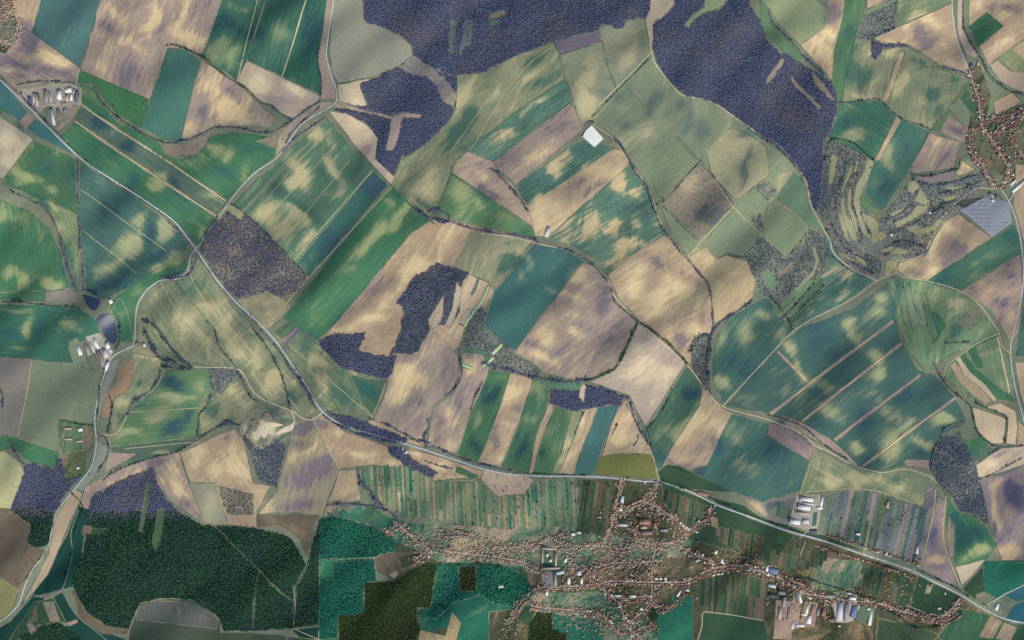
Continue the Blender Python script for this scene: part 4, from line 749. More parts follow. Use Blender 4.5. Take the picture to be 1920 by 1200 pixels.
def road(name, s, w, mat, var=.08):
    p = smooth(P(s)); t = np.gradient(p, axis=0); t /= np.linalg.norm(t, axis=1)[:, None] + 1e-9; n = np.stack([-t[:, 1], t[:, 0]], 1)
    ww = w / 2 * (1 + var * rng.normal(0, 1, len(p)))[:, None]
    l, r = p + n * ww, p - n * ww; m = len(p); ROADZ[0] += .012
    al = np.concatenate([l, p, r]); z = H(al[:, 0], al[:, 1]); z[m:2*m] += .15
    z = z + ROADZ[0]; V = np.stack([(al[:, 0] - 960) * S, (600 - al[:, 1]) * S, z], 1); Fc = []
    for i in range(m - 1):
        for a in (0, m):
            Fc += [(a + i, a + m + i, a + i + 1), (a + i + 1, a + m + i, a + m + i + 1)]
    Fc = np.array(Fc); a, b, c = (V[Fc[:, k]] for k in range(3))
    cr = (b[:, 0] - a[:, 0]) * (c[:, 1] - a[:, 1]) - (b[:, 1] - a[:, 1]) * (c[:, 0] - a[:, 0]); Fc[cr < 0] = Fc[cr < 0][:, ::-1]
    o = mesh_np(name, V, Fc, mat); o['kind'] = 'structure'; return o
# sandy lines and green lanes between fields first, larger roads after
for s, w in (('495 -60 480 0 443 150',1.6),('577 -10 527 143',2.2),('152 355 310 470',1.0),('155 432 255 512',1.0),('152 196 210 236 310 300 422 376',2.6),('141 227 250 303 404 405',2.2),
             ('590 257 440 412',1.0),('596 262 488 385',.9),('655 300 525 458',1.1),('540 300 440 410',.9),('700 318 553 487',1.2),('630 270 484 425',1.0),('510 600 580 519 735 350',1.4),('820 305 765 378',1.0),('1035 90 985 128 930 200 880 285 850 305',1.0),
             ('920 175 842 290',.9),('540 645 700 783',1.1),('352 500 372 545 412 598 435 625',.9),('300 528 330 580 350 600 385 640 425 675',1.0),('60 673 50 740 36 815',1.1),
             ('245 773 370 765',1.1),('235 841 365 829',1.2),('395 560 420 600 455 640 560 770',1.4),('1160 298 1240 228',.6),('1415 258 1370 300 1340 335',.8),('1430 300 1395 370',.8),('1374 388 1340 336',1.4),('1374 388 1430 440',1.2),('1376 387 1315 453 1290 480',1.5),
             ('1455 372 1515 430 1475 483 1437 450',.9),('1770 704 1782 680 1832 645 1875 624',1.3),('1873 625 1880 650 1893 662',1.1),('1725 930 1755 910',1.0),('1755 915 1745 985 1722 1072',1.4),
             ('1775 930 1772 945 1770 1020 1795 1090 1803 1100',1.6),('1527 842 1515 880 1500 925',1.3),('1497 925 1540 920 1580 917 1640 920 1720 945',1.1),('600 970 610 940 632 885 630 868 588 790',1.1),
             ('1640 925 1618 1040',1.0),('900 880 900 892 880 902 850 898',1.0),('148 0 147 20 165 -10',.01),('147 128 141 155',1.4),('625 -60 679 30',.01)):
    if w > .05: road('field_track', s, w, M_LINE)
for s, w in (('733 347 775 390 815 420',2.6),('1058 152 960 215 882 285',1.4),('848 325 838 350 820 392',1.6),('880 330 905 320 850 300',.01),('1205 190 1212 200 1210 201',.01),('1172 162 1210 202',1.2),('1268 260 1305 300',1.6),('655 705 672 755',2.2),('618 740 640 775',2.0),
             ('1375 640 1350 640 1335 700 1345 735 1360 757',.01),('1700 870 1640 884 1600 872 1560 845 1500 812',2.6),('612 222 668 290 733 347',1.8),('700 785 720 740 726 712',2.4),('1660 528 1680 560 1690 640 1735 695',2.4)):
    if w > .05: road('green_lane', s, w, M_GLANE)
for s, w in (('1221 100 1170 152 1112 208 1107 220 1114 236',1.7),('1212 45 1221 100 1226 118 1240 138 1260 163 1275 178 1290 183 1320 187 1345 198 1380 222 1420 250 1430 256 1455 268 1490 305 1512 340 1522 385 1545 430 1557 450 1565 475 1600 505 1638 523 1642 530',2.0),
             ('1642 528 1662 518 1680 510 1678 492 1690 488 1722 482 1740 465 1757 425 1790 385 1815 365 1835 352 1862 354 1877 350',1.7),('1680 510 1690 518 1745 528 1800 545 1840 575 1873 622',1.4),
             ('1642 528 1590 565 1500 612 1440 670 1355 762',1.5),('1114 236 1150 262 1175 300 1200 330 1222 365 1230 395 1245 430 1270 465 1290 490 1320 520 1333 550 1335 600 1330 625',1.3),
             ('900 438 960 445 1010 457 1060 468 1085 478 1110 495 1140 525 1150 552 1195 600 1240 640 1288 682',1.5),('1288 682 1325 730 1355 762 1440 787 1500 812 1525 835',1.7),('1525 835 1560 850 1600 872 1650 885 1700 880 1745 895 1760 910',1.5),
             ('1288 685 1255 738 1212 800',.9),('1215 832 1228 870 1235 900',1.2),('1172 750 1190 780 1215 832',.9),('440 690 360 688 318 690 306 700 298 715 282 735 262 746 250 757 238 780 225 806 212 815 186 812',1.6),
             ('440 690 455 700 475 735 500 752 545 770 570 785 588 786 605 773',2.0),('385 600 400 615 420 660 440 690',.8),('141 155 150 165 152 195',1.2),('65 215 85 200 105 197 125 192',1.4),('200 600 225 560 240 600 248 640',.9),
             ('545 772 552 790 540 806 515 815 500 838 482 835',1.4),('460 745 450 780 465 800',1.0),('207 820 210 845 205 880 190 900 175 925',1.0),('630 186 660 195 700 208 735 220',1.3),
             ('1040 25 1010 100',.01),('60 1195 110 1115 92 1118 62 1118',.01),('62 1116 90 1120 115 1106 124 1085 134 1040 133 1000 148 955',1.0),('115 1106 140 1150 180 1185 200 1205',.8),('550 1180 600 1200',1.2),('536 1200 548 1178 552 1150 550 1100',1.0),
             ('598 1050 630 1048 700 1046 722 1030',1.1),('1308 1200 1316 1170 1318 1148 1345 1149 1430 1164',1.2)):
    if w > .05: road('dirt_track', s, w, M_TRACK if w > 1.1 else M_DTRACK)
STREETS = [('738 978 765 1000 790 1022 820 1032 880 1040 960 1050 1012 1070 1030 1072',2.0,1),('775 1055 800 1035 805 1028',1.4,1),('725 1000 745 990 765 1000',1.2,1),('820 1003 880 1003 900 1020 920 1035',1.2,1),('880 1035 960 1028 1010 1020 1050 1005 1070 1000',1.4,1),
 ('930 1032 1000 1025 1080 1024 1120 1025 1170 1032 1200 1020 1230 1022 1262 1018',1.8,1),('1020 1100 1060 1098 1112 1096 1150 1090 1220 1092 1285 1092 1310 1080 1340 1066 1380 1063 1410 1067 1440 1078 1470 1090 1500 1110 1550 1120 1590 1128 1640 1130 1700 1150 1755 1160 1785 1140 1800 1120',2.2,1),
 ('1168 895 1160 930 1150 980 1138 1008 1128 1020',1.8,1),('1235 905 1225 925 1205 940 1180 952 1155 968',1.4,1),('1205 940 1240 957 1265 975 1292 997',1.6,1),('1292 997 1310 985 1330 972 1334 947',1.4,1),
 ('1292 997 1272 1015 1262 1018 1240 1028 1228 1022',1.4,1),('1230 1022 1224 1060 1222 1090 1222 1125 1200 1150 1175 1172',1.6,1),('1262 1018 1300 1040 1328 1050 1340 1058 1346 1066',1.4,1),
 ('1122 1096 1135 1110 1160 1130 1168 1150 1175 1175 1200 1195 1230 1225',1.6,1),('1066 1098 1068 1060 1064 1040 1078 1026',1.6,1),('1107 1096 1107 1066',1.4,1),('1068 1064 1107 1067 1150 1058 1225 1054',1.6,1),
 ('950 1170 975 1135 1000 1108 1020 1100',1.4,1),('995 1135 1030 1140 1080 1145 1130 1155 1165 1195',1.2,1),('1140 1119 1180 1121 1222 1118',1.2,1),('1222 1125 1240 1143 1270 1130 1290 1095',1.2,1),('1150 987 1195 992 1190 1012 1200 1018',1.1,1),('1232 1000 1230 975',1.0,0),
 ('1190 1182 1225 1172 1226 1180',1.1,1),('1016 1026 1017 1100',1.2,0),('1540 1015 1620 1000 1625 980',.01,0),('1498 1010 1515 990 1520 960 1530 930',1.3,0),('1645 920 1620 1040',1.0,0),('1460 1010 1448 1045',.01,0),('1495 1120 1508 1100 1470 1085 1440 1060',1.2,1),('1550 1120 1548 1160',1.2,1),
 ('1510 1015 1500 1042',1.2,0),('1600 1052 1625 1045',.01,0),('1700 1135 1740 1150 1775 1150 1798 1122',1.3,0),
 ('1820 130 1830 165 1838 190 1843 235 1855 252 1870 275 1890 310 1893 330 1878 355',2.0,1),('1843 235 1855 224 1900 215 1935 200',1.2,1),('1820 252 1822 285 1845 312 1862 350',1.2,1),('1862 262 1872 245 1900 225 1940 208',1.4,1),('1900 230 1898 260 1925 300',1.2,1),('1843 235 1832 245 1820 248',1.0,1),('1875 250 1890 280 1915 285',.01,0),
 ('-40 60 0 37 18 24 26 -20',1.3,1),('36 45 30 70 18 84 -10 75',1.2,1),('10 0 20 18 30 30 36 45',.9,1)]
for s, w, h in STREETS:
    if w > .05: road('street', s, w * 1.0, M_STREET)
road('road', '622 -80 623 0 619 30 613 75 611 105 620 140 629 165 631 184 625 195 600 210 575 225 555 245 535 275 515 298 480 321 455 345 430 375 410 405 392 430 375 458 368 464', 2.0, M_ROAD)
road('road', '368 464 358 480 355 500 347 515 333 523 305 525 285 535 268 552 254 580 251 640 245 650 215 665 203 682 192 715 183 760 180 790 183 830 175 870 150 905 125 935 105 965 97 1000 88 1030 60 1070 48 1095 38 1125 28 1142 0 1165 -80 1205', 2.1, M_ROAD)
road('road', '1784 -80 1786 10 1800 80 1815 125 1820 135', 2.4, M_ROAD)
road('road', '1878 355 1892 378 1905 410 1914 450 1918 500 1914 560 1900 620 1894 655 1898 700 1908 750 1922 805', 2.2, M_ROAD); road('road', '1890 380 1905 358 1925 335', 1.8, M_ROAD)
road('main_road', '-80 90 0 150 70 217 150 295 200 330 260 368 320 410 345 440 362 460 380 485 410 530 445 570 485 605 520 645 550 690 575 725 605 772 640 795 690 812 760 832 850 862 900 878 960 890 1020 893 1120 895 1200 902 1240 905 1290 920 1340 945 1400 967 1460 990 1540 1013 1620 1040 1700 1066 1750 1090 1800 1115 1850 1145 1900 1165 2000 1182', 2.5, M_ROAD)
road('side_road', '1845 1138 1880 1117 1935 1090', 1.5, M_ROAD)
for s, w in (('1805 -60 1807 20 1815 60 1838 108 1860 145 1900 170 1960 188',1.6),('1150 262 1172 290 1190 325 1212 345 1218 375 1235 405',1.2)): road('railway_cutting' if w > 1.5 else 'stream', s, w, M_DITCH)
def patch(name, s, mat, dz=1.2, kind='structure', smoothit=True, level=False):
    q = P(s); p = smooth(q + [q[0]])[:-1] if smoothit else np.array(dens(q, 4.0))
    c = p.mean(0); n = len(p); K = 6; ring = [c + (p - c) * (k / K) for k in range(1, K + 1)]; A = np.concatenate([[c]] + ring)
    z = H(A[:, 0], A[:, 1]); z = z * 0 + H(c[0:1], c[1:2])[0] + 1.5 if level else z
    V = np.stack([(A[:, 0] - 960) * S, (600 - A[:, 1]) * S, z + dz], 1); Fc = [(0, i + 1, (i + 1) % n + 1) for i in range(n)]
    for k in range(K - 1):
        o0, o1 = 1 + k * n, 1 + (k + 1) * n
        for i in range(n): j = (i + 1) % n; Fc += [(o0 + i, o1 + i, o1 + j), (o0 + i, o1 + j, o0 + j)]
    Fc = np.array(Fc); a, b, c2 = (V[Fc[:, k]] for k in range(3))
    cr = (b[:, 0] - a[:, 0]) * (c2[:, 1] - a[:, 1]) - (b[:, 1] - a[:, 1]) * (c2[:, 0] - a[:, 0]); Fc[cr < 0] = Fc[cr < 0][:, ::-1]
    o = mesh_np(name, V, Fc, mat)
    if kind: o['kind'] = kind
    return o
patch('pond', '180 600 192 588 210 592 216 615 218 635 210 645 196 632 188 615', M_WATER)
patch('pond', '152 552 165 555 186 563 186 575 178 583 168 578 158 565', M_WATER)
patch('pond', '1524 962 1532 958 1530 985 1521 986', simple('slurry_pond', (66, 104, 98), .05, 40, .4, .2), smoothit=False)
M_SAND = simple('bare_quarry_sand', (206, 194, 168), .12, 30); M_SOIL = simple('quarry_spoil', (140, 132, 120), .2, 18)
for s in ('488 800 494 796 497 792 515 792 532 797 520 800 505 806 502 818 494 820 488 812', '520 810 535 800 548 798 552 790 548 806 530 812 520 816'): patch('quarry_pit', s, M_SAND, 1.4)
for s in ('490 785 500 772 508 778 512 788 500 790', '470 790 480 786 484 800 478 810'): patch('quarry_heap', s, M_SOIL, 5.0)
for s, w in (('455 795 452 812 470 826 490 840 500 832 510 815 530 806 548 800 553 788 548 776',1.3), ('458 800 456 812 475 824 492 836',.7), ('500 775 498 785',1.0)): road('quarry_track', s, w, M_TRACK)
for s in ('1490 1090 1503 1092 1498 1180 1478 1178', '1455 1125 1490 1128 1484 1200 1450 1198', '1510 1128 1534 1130 1528 1176 1498 1178'): patch('factory_yard', s, simple('factory_yard_dust', (158, 138, 124), .22, 14), 1.0, smoothit=False)
patch('warehouse_yard', '1562 1128 1612 1126 1612 1140 1592 1168 1568 1168', simple('concrete_yard', (186, 178, 172), .08, 30), 1.1, smoothit=False)
patch('barn_yard', '30 168 60 166 100 158 140 158 150 185 120 205 92 200 70 215 48 196', simple('barn_yard_dust', (160, 154, 142), .25, 16), .9)
patch('barn_yard', '160 632 184 624 198 640 210 655 206 676 196 700 186 676', simple('barn_yard_concrete', (166, 164, 156), .1, 20), .9, smoothit=False)
patch('barn_yard', '1478 985 1494 928 1518 930 1528 938 1536 928 1543 930 1534 985 1530 990 1508 992', simple('barn_yard_pale', (172, 166, 152), .15, 16), .9, smoothit=False)
M_MINT = simple('pale_green_map_mark', (180, 212, 158), .07, 14)  # map annotation strokes, laid over the ground as raised strips
for nm, q, w in (('long pale green strip curving through the tan pocket field', '916 537 910 553 900 571 887 588 876 603 871 612', 3.6),
              ('pale green rectangular strip at the lower corner of the teal field', '923 664 942 646', 5.0),
              ('slanting pale green strip below the rough wood', '906 687 926 671', 4.2),
              ('short thick pale green strip beside the curved hedge', '864 683 887 691', 4.6)):
    o = road('green_strip', q, w, M_MINT, 0.0); o.data.transform(__import__('mathutils').Matrix.Translation((0, 0, 1.5))); del o['kind']; tag(o, nm, 'ground strip')

# ------------------------------------------------------------------ trees
def leafmat(name, c0, c1, c2, sc=150.0):
    t = NT(name); Pn = t.n('ShaderNodeNewGeometry').outputs['Position']
    tint = t.attr('tint'); hue = t.attr('patch')
    a, b, c = lin(c0), lin(c1), lin(c2)
    col = t.mix(t.sstep(tint, 0, 1), a, b); col = t.mix(hue, col, c)
    return t.out(col)
LM = {'bare': leafmat('bare_twigs_hazed', (88, 104, 138), (128, 140, 170), (150, 142, 144)),  # blue haze of the air painted into the grey-brown twig colours
      'green': leafmat('dark_leaves', (38, 74, 60), (92, 140, 104), (84, 108, 112)),
      'teal': leafmat('blue_green_leaves', (28, 112, 94), (96, 178, 142), (64, 122, 132)),
      'brown': leafmat('olive_brown_leaves', (60, 86, 50), (96, 122, 76), (112, 96, 74)),
      'mix': leafmat('scrub_leaves', (58, 76, 96), (160, 170, 176), (84, 112, 100)),
      'garden': leafmat('garden_leaves', (44, 64, 48), (92, 116, 84), (86, 82, 66))}
M_TRUNK = simple('bark', (92, 80, 70), .2, 2)
# crown template: loose triangles spread through a dome volume (leaf clumps with gaps)
def crown_tpl(seed, nt=18):
    r = np.random.default_rng(seed); V = []
    for k in range(nt):
        d = r.normal(0, 1, 3); d[2] = abs(d[2]) * .9 + .05; d /= np.linalg.norm(d); rad = r.uniform(.55, 1.0)
        c = d * rad * np.array((1, 1, .85))
        nn = d + r.normal(0, .35, 3); nn /= np.linalg.norm(nn); t1 = np.cross(nn, r.normal(0, 1, 3)); t1 /= np.linalg.norm(t1); t2 = np.cross(nn, t1)
        s = r.uniform(.38, .62)
        for a in (0, 2.1, 4.2):
            a += r.uniform(-.3, .3); V.append(c + (t1 * math.cos(a) + t2 * math.sin(a)) * s)
    V = np.array(V); V[:, 2] += .55
    return V
TPL = [crown_tpl(s) for s in range(10)]
TPS = [crown_tpl(s, 11) for s in range(10, 20)]
def tree_mass(name, pts, rad, mat, label=None, cat=None, kind='stuff', tpls=TPS, patchv=None, group=None, bank=None):
    n = len(pts)
    if n == 0: return None
    pts = np.asarray(pts, float); rad = np.asarray(rad, float)
    zz = H(pts[:, 0], pts[:, 1]); ks = rng.integers(0, len(tpls), n); m = len(tpls[0])
    A = np.array(tpls)[ks]                                      # n,m,3
    a = rng.uniform(0, 2 * math.pi, n); ca, sa = np.cos(a)[:, None], np.sin(a)[:, None]
    X = A[:, :, 0] * ca - A[:, :, 1] * sa; Y = A[:, :, 0] * sa + A[:, :, 1] * ca
    hs = rng.uniform(.8, 1.35, n)[:, None] * rad[:, None]
    V = np.stack([X * rad[:, None] + ((pts[:, 0] - 960) * S)[:, None], Y * rad[:, None] + ((600 - pts[:, 1]) * S)[:, None], A[:, :, 2] * hs * (1.0 if name == 'forest' else 1.1) + 1.0 + zz[:, None]], 2).reshape(-1, 3)
    Fc = np.arange(n * m).reshape(-1, 3)
    tint = np.repeat(np.clip(rng.beta(1.6, 2.2, n), 0, 1), m).reshape(-1) + np.repeat(rng.normal(0, .12, n * m // 3), 3)
    pv = np.zeros(n) if patchv is None else patchv
    pv = np.repeat(pv, m)
    if bank is not None:
        b0 = len(V); p, hw = bank; tg_ = np.gradient(p, axis=0); tg_ /= np.linalg.norm(tg_, axis=1)[:, None] + 1e-9; nn = np.stack([-tg_[:, 1], tg_[:, 0]], 1) * hw; q = len(p)
        A2 = np.concatenate([p + nn, p, p - nn]); z2 = H(A2[:, 0], A2[:, 1]) + .9; z2[q:2*q] += 1.6
        V = np.concatenate([V, np.stack([(A2[:, 0] - 960) * S, (600 - A2[:, 1]) * S, z2], 1)]); ii = np.arange(q - 1)
        F2 = np.concatenate([np.stack([b0 + c * q + ii, b0 + (c + 1) * q + ii, b0 + c * q + ii + 1], 1) for c in (0, 1)] + [np.stack([b0 + c * q + ii + 1, b0 + (c + 1) * q + ii, b0 + (c + 1) * q + ii + 1], 1) for c in (0, 1)])
        Fc = np.concatenate([Fc, F2]); tint = np.concatenate([tint, np.full(3 * q, .15)]); pv = np.concatenate([pv, np.full(3 * q, .3)])
    o = mesh_np(name, V, Fc, mat, attrs={'tint': ('POINT', 'FLOAT', np.clip(tint, 0, 1)), 'patch': ('POINT', 'FLOAT', pv)})
    tag(o, label, cat, group, kind); return o
def nz(x, y, s, ph=0):
    return (np.sin(x / s + ph + 1.7 * np.sin(y / s * .8 + ph)) + np.sin(y / s * 1.1 - ph + 1.4 * np.sin(x / s * .7 + 2 * ph)) + np.sin((x + y) / s * .53 + ph)) / 3
for kind, fi, label, dn in WOODS:
    q = np.array(POLY[fi]); x0, y0 = np.maximum(q.min(0), (-60, -60)); x1, y1 = np.minimum(q.max(0), (1980, 1260))
    sp = {'bare': 2.35, 'green': 2.35, 'teal': 2.45, 'brown': 2.45, 'mix': 2.5}[kind]
    ax, ay = np.meshgrid(np.arange(x0, x1, sp), np.arange(y0, y1, sp)); ax = (ax + rng.uniform(-1, 1, ax.shape)).ravel(); ay = (ay + rng.uniform(-1, 1, ay.shape)).ravel()
    k = inside(ax, ay, q)
    for j in range(fi + 1, len(F)):
        if not k.any(): break
        r = np.array(POLY[j]); a0, b0 = r.min(0); a1, b1 = r.max(0)
        if a1 < x0 or a0 > x1 or b1 < y0 or b0 > y1: continue
        kk = np.nonzero(k)[0]; k[kk[inside(ax[kk], ay[kk], r)]] = False
    ax, ay = ax[k], ay[k]
    g1 = nz(ax, ay, 9, 1.0) * .5 + .5
    if dn < 1: kk = rng.random(len(ax)) < dn * (.55 + .9 * g1); ax, ay = ax[kk], ay[kk]
    base = nz(ax, ay, 24, 2.0) * .45 + nz(ax, ay, 9, .3) * .25
    if kind == 'green': base = np.maximum(base, 1.1 - np.abs(ay - 956) / 18.0)
    pv = np.clip(base + (.12 if kind == 'bare' else .05) + rng.normal(0, .12, len(ax)), 0, .85)
    if kind == 'green' and (ay < 985).any():
        mk = rng.random(len(ax)) < np.clip((980 - ay) / 26.0, 0, 1) * .85
        tree_mass('forest', np.stack([ax[mk], ay[mk]], 1), rng.uniform(5.6, 9.0, mk.sum()), LM['bare'], 'bare grey trees thinning out into the ' + ('big' if 'dense' in label else 'small') + ' green forest at its top', 'woodland', patchv=pv[mk])
        ax, ay, pv = ax[~mk], ay[~mk], pv[~mk]
    tree_mass('scrub_wood' if kind == 'mix' else 'forest', np.stack([ax, ay], 1), rng.uniform(5.6, 9.0, len(ax)) * (.85 if kind == 'mix' else 1.0), LM[kind], label, 'woodland', patchv=pv)

